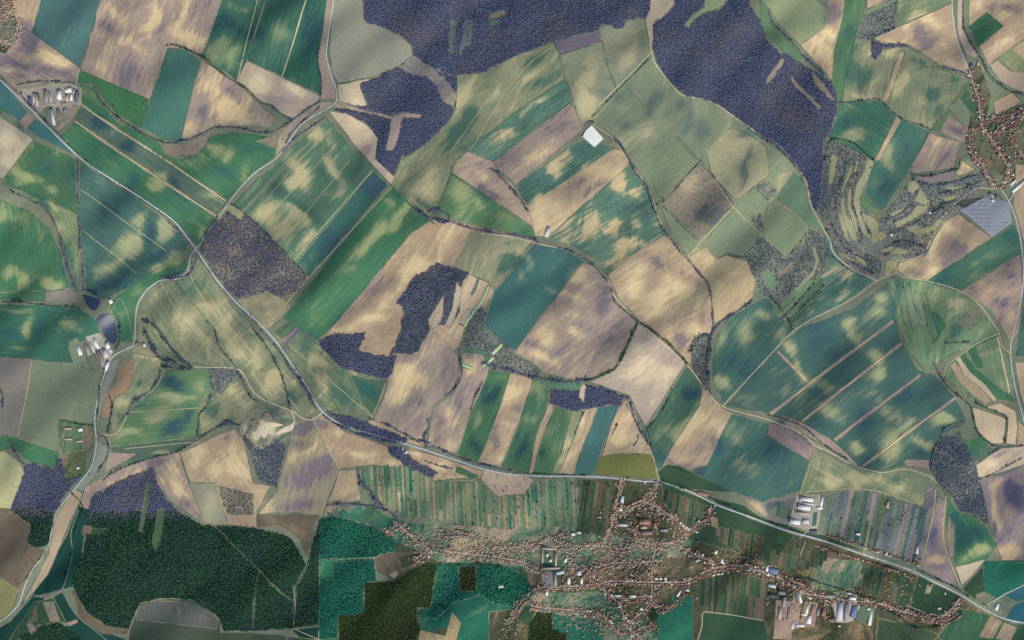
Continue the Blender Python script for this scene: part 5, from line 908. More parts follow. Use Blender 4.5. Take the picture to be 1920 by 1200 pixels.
# tree belts: every belt a hedgerow of its own
BELTS = [
('1588 300 1582 330 1572 360 1566 395',1.6,'bare','leftmost contour hedge of the left terraces'),
('1600 352 1600 385 1612 420 1618 452',1.6,'bare','contour hedge between the two inner grass terraces'),
('1586 366 1590 395 1604 428 1614 456',1.4,'bare','contour hedge between the outer grass terraces'),
('1560 420 1575 450 1600 475 1630 490',2.0,'bare','contour hedge under the left terraces'),
('1550 430 1566 462 1596 490 1636 512',1.6,'bare','lowest contour hedge above the pale track'),
('1662 412 1690 400 1715 378 1722 356',1.6,'bare','contour hedge above the upper right grass terrace'),
('1676 416 1708 398 1722 382',1.4,'bare','hedge splitting the two right grass terraces'),
('1684 432 1716 420 1742 402 1776 386',2.0,'bare','contour hedge below the right grass terraces'),
('1660 480 1690 460 1730 462',1.4,'mix','curving hedge on the lower right terrace'),
('1546 300 1560 262 1600 268 1640 302',1.8,'green','hedge at the top of the left terraces'),
('1466 600 1500 565 1530 530',1.6,'bare','hedge on the strips below the curved scrub'),
('1478 604 1512 572 1548 535',1.3,'bare','second hedge on the strips below the curved scrub'),
('1240 382 1275 345 1310 306',1.3,'bare','upper left hedge of the rough brown square'),
('1244 388 1280 425 1308 450',1.3,'bare','lower left hedge of the rough brown square'),
('1312 300 1345 340 1374 384',1.5,'bare','upper right hedge of the rough brown square'),
('372 475 382 492 412 536 447 576 484 610',1.5,'bare','tree row on the upper side of the main road below the junction'),
('488 618 518 652 545 693 570 728 592 765',2.6,'bare','dark tree row on the lower side of the descending main road'),
('610 782 640 802 690 819 730 830',2.2,'bare','dark tree row under the main road bend'),
('962 886 1020 889 1100 892',1.2,'green','thin green tree row above the straight main road'),
('1240 900 1300 920 1360 946 1430 975 1500 998',1.3,'green','thin tree row on the upper side of the main road right of the town'),
('160 300 200 334 260 372 320 414 350 450',1.3,'mix','thin tree row along the left road above the junction'),
('0 142 40 178 70 210 110 250 150 290',1.0,'mix','sparse bushes along the left road past the farm'),
('196 690 188 730 185 780',1.6,'mix','bushes on the left of the valley road by the vineyard'),
('300 520 330 517 352 508',3,'bare','dark trees inside the road curve left of the junction'),
('1108 222 1130 200 1160 168 1215 112',.9,'green','low hedge along the vineyard lane'),
('1212 800 1216 812 1222 838 1230 862',2.2,'bare','bushes where the hedges of the pale field meet'),
('1172 755 1190 785',1.5,'bare','narrow hedge under the dark wood'),
('600 200 575 222 552 242 535 270',2.0,'bare','tree row on the right of the white road above the striped field'),
('915 315 928 320 945 338 962 358 975 372 990 398',4.5,'bare','thick dark hedge ending inside the ploughed field above the grey barn'),
('775 388 800 408 820 412 850 418 880 428 920 436 990 446 1010 455',5,'bare','hedge along the track west of the grey barn'),
('803 400 815 393 828 398 845 408 835 418 812 412',5,'bare','bushy clump at the west end of the barn track hedge'),
('1040 462 1070 472 1095 485 1118 503 1140 530',3.5,'bare','hedge along the track east of the grey barn'),
('1145 540 1152 565 1175 585 1198 605',3,'mix','hedge between the two large ploughed fields in the middle'),
('1196 606 1180 640 1165 672 1150 692 1110 710 1092 714',4.5,'green','dark green hedge bounding the round ploughed field on its right'),
('905 680 940 690 975 700 1000 708 1030 712 1060 716 1100 712',6.5,'bare','broad tree belt under the large round ploughed field'),
('1196 602 1225 622 1250 640 1270 660 1290 683',4,'green','hedge on the north side of the pale square field'),
('1140 258 1160 268 1172 288 1186 315 1205 340 1218 362 1225 390 1240 425 1262 455 1285 485',3.2,'bare','streamside trees running south from the white barn'),
('1290 488 1310 510 1328 535 1334 560 1336 600 1334 640',3.2,'bare','streamside trees beside the peninsula field'),
('1095 238 1105 228 1113 232',4,'bare','few trees by the gate of the white barn'),
('1296 660 1300 640 1310 632 1328 628 1330 660 1325 690 1330 705',8,'mix','thick copse at the stream end by the track crossing'),
('1330 635 1345 610 1370 592 1410 565',6,'bare','dark belt on the south edge of the peninsula field'),
('1170 742 1182 755 1190 785 1205 815 1215 832',4.5,'bare','hedge down the left of the green triangle field'),
('1215 830 1212 808 1240 775 1262 730',2.6,'mix','thin hedge beside the pale square field'),
('1440 778 1500 798 1540 830 1590 862',1.8,'mix','sparse roadside bushes along the striped teal field'),
('606 778 640 800 690 822 720 830',2.0,'bare','trees on the lower side of the main road bend'),
('548 690 560 708 575 730 585 745',4,'bare','short row of trees on the right of the descending main road'),
('765 822 800 830 840 850 870 862 960 885',3.6,'bare','long belt on the upper side of the main road'),
('690 785 720 795 760 815 790 832',2.6,'bare','field hedge above the lens-shaped tan plot'),
('800 838 795 820 803 800 802 785',5.5,'bare','upright dark thicket above the main road'),
('862 655 864 680 866 700 858 722 845 735 832 742',4,'bare','curved hedge beside the short pale green strip'),
('904 715 898 730 890 745 882 770',4.5,'bare','dark thicket in the brown strip field'),
('797 865 825 875 850 880',3,'bare','low hedge inside the field south of the main road'),
('670 875 673 890 676 905',4,'bare','dark spot hedge above the allotments'),
('675 905 690 915 705 940 720 950',8,'bare','dark copse at the left end of the allotments'),
('612 948 640 945 690 948 730 960 745 975',5,'bare','belt leading from the track to the allotments'),
('148 300 149 350 148 400 150 450 153 500 155 545',3.6,'bare','straight line of trees left of the teal triangle field'),
('10 345 30 362 60 376 90 395 108 430 118 470 128 505 140 545',3.6,'bare','curving stream hedge beside the left green field'),
('140 548 160 545 180 555 190 568',3,'bare','trees on the bank of the small pond'),
('218 590 222 610 222 640 216 655',4,'mix','trees on the right bank of the larger pond'),
('0 566 40 567 80 572 120 575 150 580',3,'mix','hedge at the top of the lower left green field'),
('264 600 290 612 310 640 330 665 350 682 360 690 330 690 300 688',6,'mix','dark scrub hedge falling to the track junction'),
('270 620 285 650 300 672 330 682',9,'mix','triangular copse beside the roadside farmhouse'),
('385 602 400 615 412 650 430 672 442 690 452 710 470 745 490 755',2.6,'mix','winding hedge through the large olive field'),
('470 610 500 650 525 700 538 740 545 770',3,'mix','inner hedge of the large olive field'),
('300 693 296 712 282 732 262 746 248 758 238 780',4,'bare','hedge hugging the winding track'),
('395 740 385 765 372 780 370 820',2.6,'mix','hedge on the right of the striped teal field'),
('205 740 212 760 208 790 205 812',4,'mix','trees along the valley stream'),
('185 812 200 820 207 840 200 862 185 885',3,'mix','bushes along the valley stream below the bridge'),
('450 798 430 795 400 805 370 825 330 848 290 858 250 870 215 885 195 900',3,'mix','hedge between the green lens and the tan fields'),
('410 800 425 790 445 797',5,'bare','small wood knot on the hedge near the quarry'),
('20 825 28 840 40 860 55 872',4,'bare','curving hedge at the left edge above the bare wood'),
('0 730 6 740 5 765',4,'mix','lone thicket cut by the left edge'),
('112 787 130 790 150 795 178 797',2.6,'green','hedge above the walled farmstead'),
('108 862 118 878 128 888',6,'bare','trees around the cottage garden'),
('32 160 60 155 90 153 140 155',3.5,'mix','hedge along the top of the upper left farm'),
('40 170 45 185 60 200 80 220 100 240',3,'mix','bushes between the upper left farm and the main road'),
('310 86 320 82 345 90 380 108 420 140 460 165 480 182',3,'green','stream hedge across the upper left fields'),
('175 162 190 190 215 215 250 240 290 262 320 268 350 262',3,'mix','stream hedge below the bright green field'),
('340 264 365 258 400 240 440 240 480 248 510 248 545 228 580 202 600 190',3,'bare','tree line along the brook to the white road'),
('480 188 510 200 530 215 548 225',2.6,'mix','hedge at the lower edge of the pale tan field'),
('600 180 602 150 595 115 598 75',2.6,'mix','trees edging the brown roadside strip'),
('530 285 550 262 580 240 612 218',3.2,'bare','dark hedge at the upper edge of the olive striped field'),
('625 205 660 212 690 220 715 232',5,'bare','dark belt on the lower side of the forest lane'),
('438 385 480 420 530 470 575 518',1.6,'mix','thin hedge between the junction wood and the olive field'),
('372 480 365 500 355 515 330 522 300 524',3.4,'bare','trees on the inside of the white road bend'),
('355 458 345 445 330 430 310 412',3,'bare','trees on the left of the road before the junction'),
('1440 20 1450 45 1475 70 1500 95',3.6,'bare','hedge along the right side of the green lane by the forest'),
('1500 98 1520 115 1545 140',5,'bare','belt joining the forest tip'),
('1640 66 1660 60 1680 52',3.6,'bare','lower edge hedge of the upper right scrub'),
('1770 125 1800 133 1818 140',3,'bare','hedge meeting the village road from the left'),
('1575 192 1620 188 1645 185 1660 195 1690 222 1730 235 1750 245',2.2,'mix','hedge snaking between the right olive and teal fields'),
('1806 10 1812 50 1830 95 1842 110 1860 140 1900 170 1920 175',2.6,'mix','bushes along the railway cutting'),
('1710 325 1740 330 1790 318 1800 315 1800 300',2.4,'green','hedge below the brown field west of the village'),
('1712 335 1735 345 1770 345 1810 335 1850 322',5,'bare','upper dark belt of the right terraces'),
('1760 362 1800 355 1840 340',5,'mix','middle tree belt of the right terraces'),
('1745 392 1780 380 1800 375',4,'mix','lower tree belt of the right terraces'),
('1660 465 1700 452 1740 470 1720 478',4,'bare','dark hedge on the lowest right terrace'),
('1615 400 1625 420 1636 445',2.6,'bare','short row of trees inside the largest terrace'),
('1560 480 1590 502 1620 520',3.4,'bare','trees above the pale track at the terrace foot'),
('1345 465 1350 470 1345 480',.5,'bare',''),
('1680 530 1690 570 1698 610',1.0,'bare','first thin dark hedge in the striped right meadow'),
('1693 535 1703 580 1712 620',1.0,'bare','second thin dark hedge in the striped right meadow'),
('1705 530 1715 570 1730 600',1.0,'bare','third thin dark hedge in the striped right meadow'),
('1440 545 1470 585 1490 618',3,'mix','hedge at the left side of the curved terrace scrub'),
('1770 645 1790 643 1820 642',2.0,'mix','low hedge across the right meadow'),
('1750 680 1760 700 1775 725 1800 745 1820 765 1828 800 1840 820 1860 835',3,'mix','stream hedge between the striped teal field and the pale plots'),
('1830 812 1860 835 1900 838 1918 835',2.4,'bare','hedge under the two pale plots'),
('1886 785 1882 830',1.6,'green','hedge dividing the two pale plots'),
('1827 755 1850 765 1886 780',1.6,'green','hedge on top of the left pale plot'),
('1805 790 1775 800 1765 820 1750 850 1745 880',2.6,'mix','hedge along the lower right corner of the striped teal field'),
('1835 865 1860 848 1880 838',3,'bare','dark hedge above the pale wedge field'),
('1850 895 1880 880 1915 858',2.4,'mix','hedge below the pale wedge field'),
('1235 905 1290 918 1330 932',1.2,'garden','bushes between the main road and the dark green field'),
('1780 1095 1800 1108 1815 1118',2.4,'green','trees along the main road at the lower right'),
('1720 1068 1750 1082 1790 1100',2,'green','tree row on the upper side of the lower right main road'),
('1640 1125 1620 1118 1560 1100 1500 1080',2.5,'green','dark belt behind the factory houses'),
('1650 1140 1690 1158 1710 1175 1750 1175 1790 1160 1800 1145',3.6,'green','curved tree belt under the lower right houses'),
('135 925 150 940 156 958 140 1000 130 1060 118 1100',2,'green','thin tree line through the dark crop field at lower left'),
('95 1000 88 1030 60 1068 45 1098',1.0,'green','dotted trees along the tan strip at lower left'),
('1250 925 1290 945 1330 960',.3,'garden',''),
('820 1056 850 1060 900 1058 940 1062',3,'green','dark tree edge below the town houses'),
('1178 745 1150 738 1110 728 1098 722',3,'bare','dark hedge above the striped fields wood'),
('1158 795 1152 808 1148 815',2.2,'bare','short dark thicket in the tan field above the yellow-green plot'),
('1198 815 1195 828 1188 836',2.6,'bare','short thicket at the hedge foot above the yellow-green plot'),
('1094 775 1085 795 1078 815',1.8,'bare','narrow thicket between two tan strips'),
]
for s, w, kind, label in BELTS:
    if w < .8: continue
    p = smooth(P(s)); seg = np.linalg.norm(np.diff(p, axis=0), axis=1); cum = np.concatenate([[0], np.cumsum(seg)])
    n = max(6, int(cum[-1] * max(1.1, w / 2.1) / 1.15)); t = rng.uniform(0, cum[-1], n)
    x = np.interp(t, cum, p[:, 0]) + rng.normal(0, w * .27, n); y = np.interp(t, cum, p[:, 1]) + rng.normal(0, w * .27, n)
    tree_mass('hedgerow', np.stack([x, y], 1), rng.uniform(3.0, 8.0, len(x)) * (1 if w > 1.5 else .7) * np.clip(.9 + .45 * np.sin(t / 7.0 + w) + .2 * np.sin(t / 2.9), .7, 1.5), LM[kind], label, 'hedgerow', kind=None, bank=(p, max(.35, w * .16)), patchv=np.clip(rng.normal(.2, .25, len(x)), 0, .8))

# single trees: trunk and crown
def make_tree(kind, seed):
    r = np.random.default_rng(seed); e = bpy.data.objects.new('tree', None); link(e)
    V = []; Fc = []
    def limb(p, q, r0, r1, n=6):
        p, q = np.array(p, float), np.array(q, float); d = q - p; d /= np.linalg.norm(d); a = np.cross(d, (.3, .9, .1)); a /= np.linalg.norm(a); b = np.cross(d, a); o = len(V)
        for i in range(n):
            c, s = math.cos(2 * math.pi * i / n), math.sin(2 * math.pi * i / n); V.append(p + (a * c + b * s) * r0); V.append(q + (a * c + b * s) * r1)
        for i in range(n):
            j = (i + 1) % n; Fc.extend([(o + 2*i, o + 2*j, o + 2*i + 1), (o + 2*j, o + 2*j + 1, o + 2*i + 1)])
    limb((0, 0, -1.0), (0, 0, 6), .55, .38)
    for k in range(5):
        a = k * 1.26 + r.uniform(-.3, .3); limb((0, 0, 3.5 + k * .5), (math.cos(a) * 3.4, math.sin(a) * 3.4, 7 + r.uniform(0, 2)), .22, .08, 4)
    mesh_np('trunk', np.array(V), np.array(Fc), M_TRUNK, parent=e)
    C = crown_tpl(seed, 70); C = C * np.array((5.6, 5.6, 6.2)) * (1 + r.normal(0, .05, C.shape)); C[:, 2] += 1.5
    # smaller clumps
    c = C.reshape(-1, 3, 3); m = c.mean(1, keepdims=True); C = (m + (c - m) * .62).reshape(-1, 3)
    o = mesh_np('crown', C, np.arange(len(C)).reshape(-1, 3), LM[kind], parent=e, attrs={'tint': ('POINT', 'FLOAT', np.repeat(r.uniform(0, 1, len(C) // 3), 3)), 'patch': ('POINT', 'FLOAT', np.zeros(len(C)))})
    return e
def copy_thing(e):
    c = e.copy(); link(c)
    for ch in e.children:
        d = ch.copy(); d.parent = c; link(d)
    return c
PROTO = {}; TREEL = []
TREES = [('green','round dark tree standing alone by a field edge','trees dotted about the open fields', '1290 335 1062 470 1070 478 1243 372 1236 380 1232 384 1430 350 1738 600 1735 575 1740 610 1795 540 445 765 270 195 212 198 505 250 355 292 98 250 700 225 1010 700 1070 715 1085 712 1098 706 136 572 145 576 150 585 1630 330 1634 315'),
  ('bare','bare grey tree standing beside the white roads','bare trees beside the roads', '205 590 215 565 235 540 248 528 262 520 190 318 225 345 300 395 350 470 352 475 640 170 655 193 675 203 700 210 560 230 530 262 500 305 455 340 420 385 400 415 470 590 500 630 548 712 700 825 820 858 935 892 1010 890 246 640 190 750 182 780 190 820 170 890'),
  ('garden','small garden tree among the allotment strips and houses','garden trees in and around the villages', '')]
spots = []
for kind, label, grp, s in TREES:
    q = P(s) if s else []
    if kind == 'garden':
        for reg, n in (((690, 780, 895, 975), 30), ((880, 1080, 905, 985), 40), ((1090, 1150, 905, 1000), 22), ((1560, 1720, 935, 1030), 34), ((1820, 1920, 225, 320), 20), ((1350, 1430, 1010, 1055), 14)):
            x0, x1, y0, y1 = reg
            q += [(random.uniform(x0, x1), random.uniform(y0, y1)) for _ in range(n)]
    for (x, y) in q:
        key = kind
        if key not in PROTO: PROTO[key] = make_tree(kind, {'green': 31, 'bare': 32, 'garden': 33}[kind]); e = PROTO[key]
        else: e = copy_thing(PROTO[key])
        wx, wy = W(x, y); sc = random.uniform(.75, 1.5); e.location = (wx, wy, float(H(x, y))); e.scale = (sc, sc, sc); e.rotation_euler = (0, 0, random.uniform(0, 6.28)); TREEL.append((e, x, y, label, grp))

# ------------------------------------------------------------------ buildings
def roofmat(name, c, c2=None, var=.15): return simple(name, c, var, 3.5, .15, .7, c2)
RM = {'red': roofmat('clay_tile_roof', (146, 104, 90)), 'orange': roofmat('orange_tile_roof', (172, 146, 126)), 'brown': roofmat('brown_tile_roof', (120, 100, 90)), 'grey': roofmat('grey_roof', (136, 136, 140)),
      'white': roofmat('white_sheet_roof', (230, 230, 226), None, .09), 'blue': roofmat('blue_sheet_roof', (92, 112, 150)), 'dark': roofmat('dark_slate_roof', (72, 80, 100)), 'tan': roofmat('tan_roof', (184, 166, 144)),
      'pale': roofmat('pale_fibre_cement_roof', (196, 200, 204))}
M_WALL = simple('rendered_wall', (178, 166, 148), .08, 4); M_DARK = simple('dark_opening', (50, 54, 60), .05, 3, .4, .3); M_RIDGE = simple('ridge_capping', (220, 216, 206), .05, 3)
def gable(w, l, h, rh, ov=.5):
    """walls and roof as separate vertex/triangle lists; ridge along y"""
    a, b = w / 2, l / 2
    wv = [(-a,-b,-5),(a,-b,-5),(a,b,-5),(-a,b,-5),(-a,-b,h),(a,-b,h),(a,b,h),(-a,b,h),(0,-b,h+rh),(0,b,h+rh)]
    wf = [(0,1,5),(0,5,4),(1,2,6),(1,6,5),(2,3,7),(2,7,6),(3,0,4),(3,4,7),(4,5,8),(6,7,9)]
    a2, b2 = a + ov, b + ov; e = h - rh * ov / a + .25; t = h + rh + .25; th = .3
    rv = [(-a2,-b2,e),(0,-b2,t),(a2,-b2,e),(-a2,b2,e),(0,b2,t),(a2,b2,e)]; rv += [(x, y, z - th) for x, y, z in rv]
    rf = [(0,1,4),(0,4,3),(1,2,5),(1,5,4),(6,10,7),(6,9,10),(7,11,8),(7,10,11),(0,6,7),(0,7,1),(1,7,8),(1,8,2),(3,4,10),(3,10,9),(4,5,11),(4,11,10),(0,3,9),(0,9,6),(2,8,11),(2,11,5)]
    return wv, wf, rv, rf
BARNS = [  # x y w l angle(deg of the long axis, image) roof height label
(138,171,5,9,88,'pale',6,'small pale shed at the upper left farm gate'),(125,184,6,12,88,'tan',6,'tan shed among the white barns'),(119,195,4,12,178,'grey',5,'low grey shed under the white barns'),(64,184,4,20,82,'pale',5,'thin pale shed between the dark and tan sheds'),
(171,650,4,26,68,'pale',6,'thin pale shed of the pond farm'),(206,657,5,9,68,'white',6,'white hut near the pond farm gate'),(183,660,4,20,68,'pale',6,'narrow pale shed of the pond farm'),(1516,944,4,22,8,'pale',6,'thin pale shed between long white sheds'),
(1470,1128,7,20,96,'grey',6,'upright grey hall by the dusty yard'),(1462,1150,6,22,96,'tan',6,'upright tan hall by the dusty yard'),(1478,1150,5,26,96,'brown',6,'upright brown hall by the dusty yard'),(1486,1172,6,16,96,'pale',6,'upright pale hall by the dusty yard'),(1544,1150,6,14,96,'red',6,'red hall left of the warehouse'),(1555,1118,6,16,8,'grey',6,'grey hall above the warehouse'),
(111,179,10,19,88,'white',8,'tall white barn left of centre in the upper left farm'),(127,169,10,14,175,'white',8,'white barn at the top of the upper left farm'),(143,183,8,26,92,'dark',7,'long dark shed on the right edge of the upper left farm'),
(133,182,5,15,88,'white',6,'narrow white shed beside the long dark shed'),(57,188,7,15,80,'dark',6,'dark blue shed on the left of the upper left farm'),(70,189,6,28,80,'tan',6,'long tan roofed shed in the upper left farm'),(75,189,3,26,80,'brown',5,'thin brown shed against the long tan roof'),
(88,183,7,27,82,'grey',6,'long grey shed beside the green court of the upper left farm'),(96,184,3,22,82,'pale',5,'thin pale shed right of the long grey shed'),(101,221,6,33,78,'pale',7,'long pale barn at the bottom of the upper left farm'),(112,216,5,22,80,'brown',6,'brown shed beside the long pale barn'),(122,208,5,8,90,'blue',5,'small blue hut at the lower right of the upper left farm'),
(148,657,7,21,68,'white',7,'leftmost white shed of the pond farm'),(163,655,8,27,68,'grey',7,'long grey shed of the pond farm'),(178,644,8,26,68,'white',7,'long white shed in the middle of the pond farm'),(187,668,9,24,68,'brown',7,'rusty brown shed of the pond farm'),
(196,663,8,18,68,'pale',7,'pale shed beside the rusty brown shed'),(200,648,8,14,66,'white',6,'small white shed nearest the pond'),(199,687,8,20,112,'white',7,'white shed at the roadside below the pond farm'),(208,659,5,6,70,'tan',4,'tiny tan shed at the road corner of the pond farm'),
(208,565,7,10,60,'white',7,'white farmhouse between the two ponds'),(255,645,6,7,80,'brown',6,'brown farmhouse at the road bend by the triangular copse'),(269,647,6,8,90,'pale',6,'pale shed at the road bend by the triangular copse'),
(128,803,5,16,178,'orange',6,'orange roofed wing at the top of the walled farmstead'),(152,805,7,9,178,'white',6,'white barn inside the walled farmstead'),(128,823,4,17,178,'tan',6,'tan roofed wing at the bottom left of the walled farmstead'),(150,827,4,14,178,'tan',6,'tan roofed wing at the bottom right of the walled farmstead'),(119,812,4,16,88,'brown',6,'brown left wing of the walled farmstead'),(147,877,5,5,60,'white',5,'white cottage in the wooded garden by the white road'),
(1026,435,9,21,108,'pale',7,'lone grey-white barn on the field track'),
(1512,936,8,26,8,'white',8,'uppermost long white shed of the lower right farm'),(1507,951,9,25,8,'white',8,'second long white shed of the lower right farm'),(1505,962,5,27,8,'tan',6,'long tan shed of the lower right farm'),(1490,978,9,20,10,'white',8,'bottom left white shed of the lower right farm'),(1510,977,8,13,8,'pale',7,'bottom right pale shed of the lower right farm'),
(1540,940,5,20,98,'white',7,'upright white shed at the right of the lower right farm'),(1536,952,5,12,4,'white',6,'short white shed under the upright one in the lower right farm'),(1524,996,8,15,6,'dark',6,'dark blue shed by the entrance of the lower right farm'),
(1719,1031,5,15,94,'pale',6,'tall pale shed beside the violet field'),(1715,1046,6,8,94,'dark',6,'dark shed below the tall pale shed'),(1664,946,6,13,96,'tan',5,'tan shed among the blue-green allotments'),(1608,1001,4,9,8,'white',6,'white shed behind the houses on the upper side of the main road'),
(1822,123,7,9,80,'dark',7,'dark blue shed at the north end of the right village'),(1835,118,5,10,80,'tan',5,'tan yard building at the north end of the right village'),(1818,140,4,6,20,'pale',5,'pale house where the hedge meets the village road'),
(1907,352,6,26,140,'white',7,'first white barn of the farm at the right edge'),(1914,345,5,22,140,'pale',7,'second pale barn of the farm at the right edge'),(1900,342,4,14,140,'white',6,'short white barn of the farm at the right edge'),(1860,366,7,12,50,'grey',6,'grey workshop above the solar park'),(1871,370,5,10,50,'brown',6,'brown workshop above the solar park'),(1862,376,4,7,40,'white',5,'small white workshop above the solar park'),
(1672,440,4,6,80,'white',5,'white hut in the terraced scrub'),(1746,398,4,5,20,'white',5,'pale hut on the terrace path'),
(755,841,3,6,100,'white',6,'left white roadside building at the thicket'),(762,848,4,8,110,'white',6,'right white roadside building at the thicket'),(756,850,3,5,100,'pale',5,'lower pale roadside building at the thicket'),
(1450,1070,12,20,18,'blue',9,'large blue hall at the left of the industrial quarter'),(1438,1066,5,12,98,'white',7,'white end building of the large blue hall'),(1448,1099,7,16,12,'pale',6,'pale hall below the blue hall'),(1448,1118,9,14,15,'dark',6,'dark hall left of the factories'),
(1466,1112,8,14,20,'grey',7,'grey hall in the industrial quarter'),(1499,1120,5,22,75,'white',8,'slim white hall beside the factory street'),(1493,1122,4,20,75,'dark',8,'slim dark hall beside the factory street'),(1513,1142,5,18,98,'white',8,'upright white factory hall'),(1517,1162,9,17,98,'white',8,'big white factory hall at the bottom'),(1524,1143,9,18,98,'red',7,'red roofed factory hall'),
(1500,1173,5,18,5,'white',6,'low white hall at the bottom of the factory row'),(1508,1152,4,12,5,'white',6,'short white cross hall in the factory row'),(1534,1148,5,15,98,'grey',7,'grey hall right of the red factory hall'),(1518,1121,4,7,15,'white',6,'small white hall by the factory street'),
(1575,1147,11,36,92,'pale',9,'wide pale left nave of the big warehouse'),(1587,1149,9,34,92,'grey',9,'wide grey right nave of the big warehouse'),(1601,1147,12,24,100,'blue',8,'blue hall right of the warehouse'),(1633,1158,6,34,98,'white',8,'long white hall at the edge of the sports meadow'),(1629,1142,4,7,5,'white',6,'small white hall at the top of the sports meadow'),
(1599,1122,6,14,8,'white',7,'white hall in the upper factory yard'),(1592,1113,4,9,8,'pale',6,'pale hall in the upper factory yard'),(1559,1163,10,13,5,'brown',7,'square brown roofed hall below the warehouse'),(1574,1174,3,5,0,'white',5,'tiny white hut under the warehouse'),(1641,1135,8,10,95,'red',7,'red roofed workshop by the lower street'),(1693,1141,5,8,95,'dark',6,'dark workshop at the eastern end of the lower street'),
(1167,937,7,15,98,'pale',7,'pale blue hall beside the street north of the town centre'),(1165,949,8,10,98,'red',7,'red roofed hall under the pale blue hall'),(1164,956,6,6,98,'white',6,'white hall below the red roofed hall'),(1209,979,12,22,178,'red',8,'large red roofed school in the upper town'),(1207,989,6,12,178,'tan',8,'tan roofed school wing'),(1213,999,9,22,178,'brown',8,'brown roofed school wing at the bottom'),(1228,985,8,12,88,'red',8,'right red roofed school wing'),(1245,994,6,15,178,'grey',7,'grey hall right of the school'),
(1168,985,5,20,5,'pale',6,'row building left of the school'),(1074,1001,5,9,0,'white',6,'white hall above the town houses'),(1085,998,5,9,0,'pale',6,'pale hall right of the white hall above the town houses'),(1030,1028,4,30,4,'tan',9,'long upper wing of the castle court'),(1017,1045,4,34,90,'tan',9,'left wing of the castle court'),(1042,1048,4,26,90,'tan',9,'right wing of the castle court'),(1034,1064,4,34,178,'orange',9,'long lower wing of the castle court'),
(1026,1040,4,6,90,'white',12,'small white chapel inside the castle court'),(1032,1050,5,5,90,'white',8,'small white building inside the castle court'),(1049,1072,6,18,168,'pale',8,'pale market building right of the square'),(1041,1086,6,24,90,'grey',8,'grey long block beside the square'),(1066,1087,6,14,92,'white',8,'white department store right of the square'),(1090,1087,5,12,92,'white',8,'white block two streets right of the square'),(1085,1073,9,9,92,'pale',8,'pale hall in the block right of the square'),
(1230,1085,4,6,4,'white',6,'left of three white houses in the town middle'),(1238,1085,4,6,4,'white',6,'middle of three white houses in the town middle'),(1247,1085,4,6,4,'white',6,'right of three white houses in the town middle'),(1276,980,4,5,40,'white',6,'upper white flat block on the diagonal street'),(1281,985,4,5,40,'white',6,'second white flat block on the diagonal street'),(1287,989,4,5,40,'white',6,'third white flat block on the diagonal street'),(1292,992,4,4,40,'white',6,'lowest white flat block on the diagonal street'),
(1318,926,8,24,20,'red',7,'long red roofed motel north of the main road'),(1209,903,4,5,0,'white',6,'white kiosk beside the main road above the town'),(1209,907,4,5,0,'blue',6,'blue kiosk beside the main road above the town'),(1124,970,4,9,5,'grey',6,'grey house in the dark allotments'),(804,1043,3,5,90,'white',6,'white church at the end of the western street'),(939,1099,6,10,178,'white',4,'low white building in the blue-green woodland'),
(1186,1117,4,13,0,'white',6,'white hall right of the bend in the lower town'),(1158,1116,4,14,2,'pale',6,'pale hall at the bend in the lower town'),(1273,1113,4,14,120,'white',6,'white row on the short lane south of the town'),(1342,1035,5,8,100,'white',7,'white villa in the eastern gardens'),(1308,1051,4,9,150,'pale',6,'pale villa left of the eastern street'),(1354,1052,5,10,90,'white',7,'white house north of the eastern street curve'),(1440,1077,4,7,90,'white',7,'white house at the end of the eastern street'),(1338,1079,3,6,165,'white',6,'left white bungalow south of the eastern street'),(1347,1077,3,5,165,'white',6,'middle white bungalow south of the eastern street'),(1354,1076,3,5,165,'white',6,'right white bungalow south of the eastern street'),
(958,1048,3,7,20,'tan',6,'tan roofed house on the long western street'),(1060,1049,5,9,110,'white',7,'white house above the square'),(1025,1109,5,10,100,'white',6,'white chapel below the square'),(1202,1141,4,6,50,'white',6,'white house in the lower right lanes'),(1743,1097,5,6,90,'brown',5,'brown farmhouse in the dark field by the lower main road'),(1771,1112,3,5,90,'pale',5,'pale hut inside the looping track'),(1760,1140,4,7,0,'pale',5,'pale shed above the lower curved street'),(1870,1138,6,14,110,'white',6,'white petrol station roof by the lower right road'),
]
BCOL = []
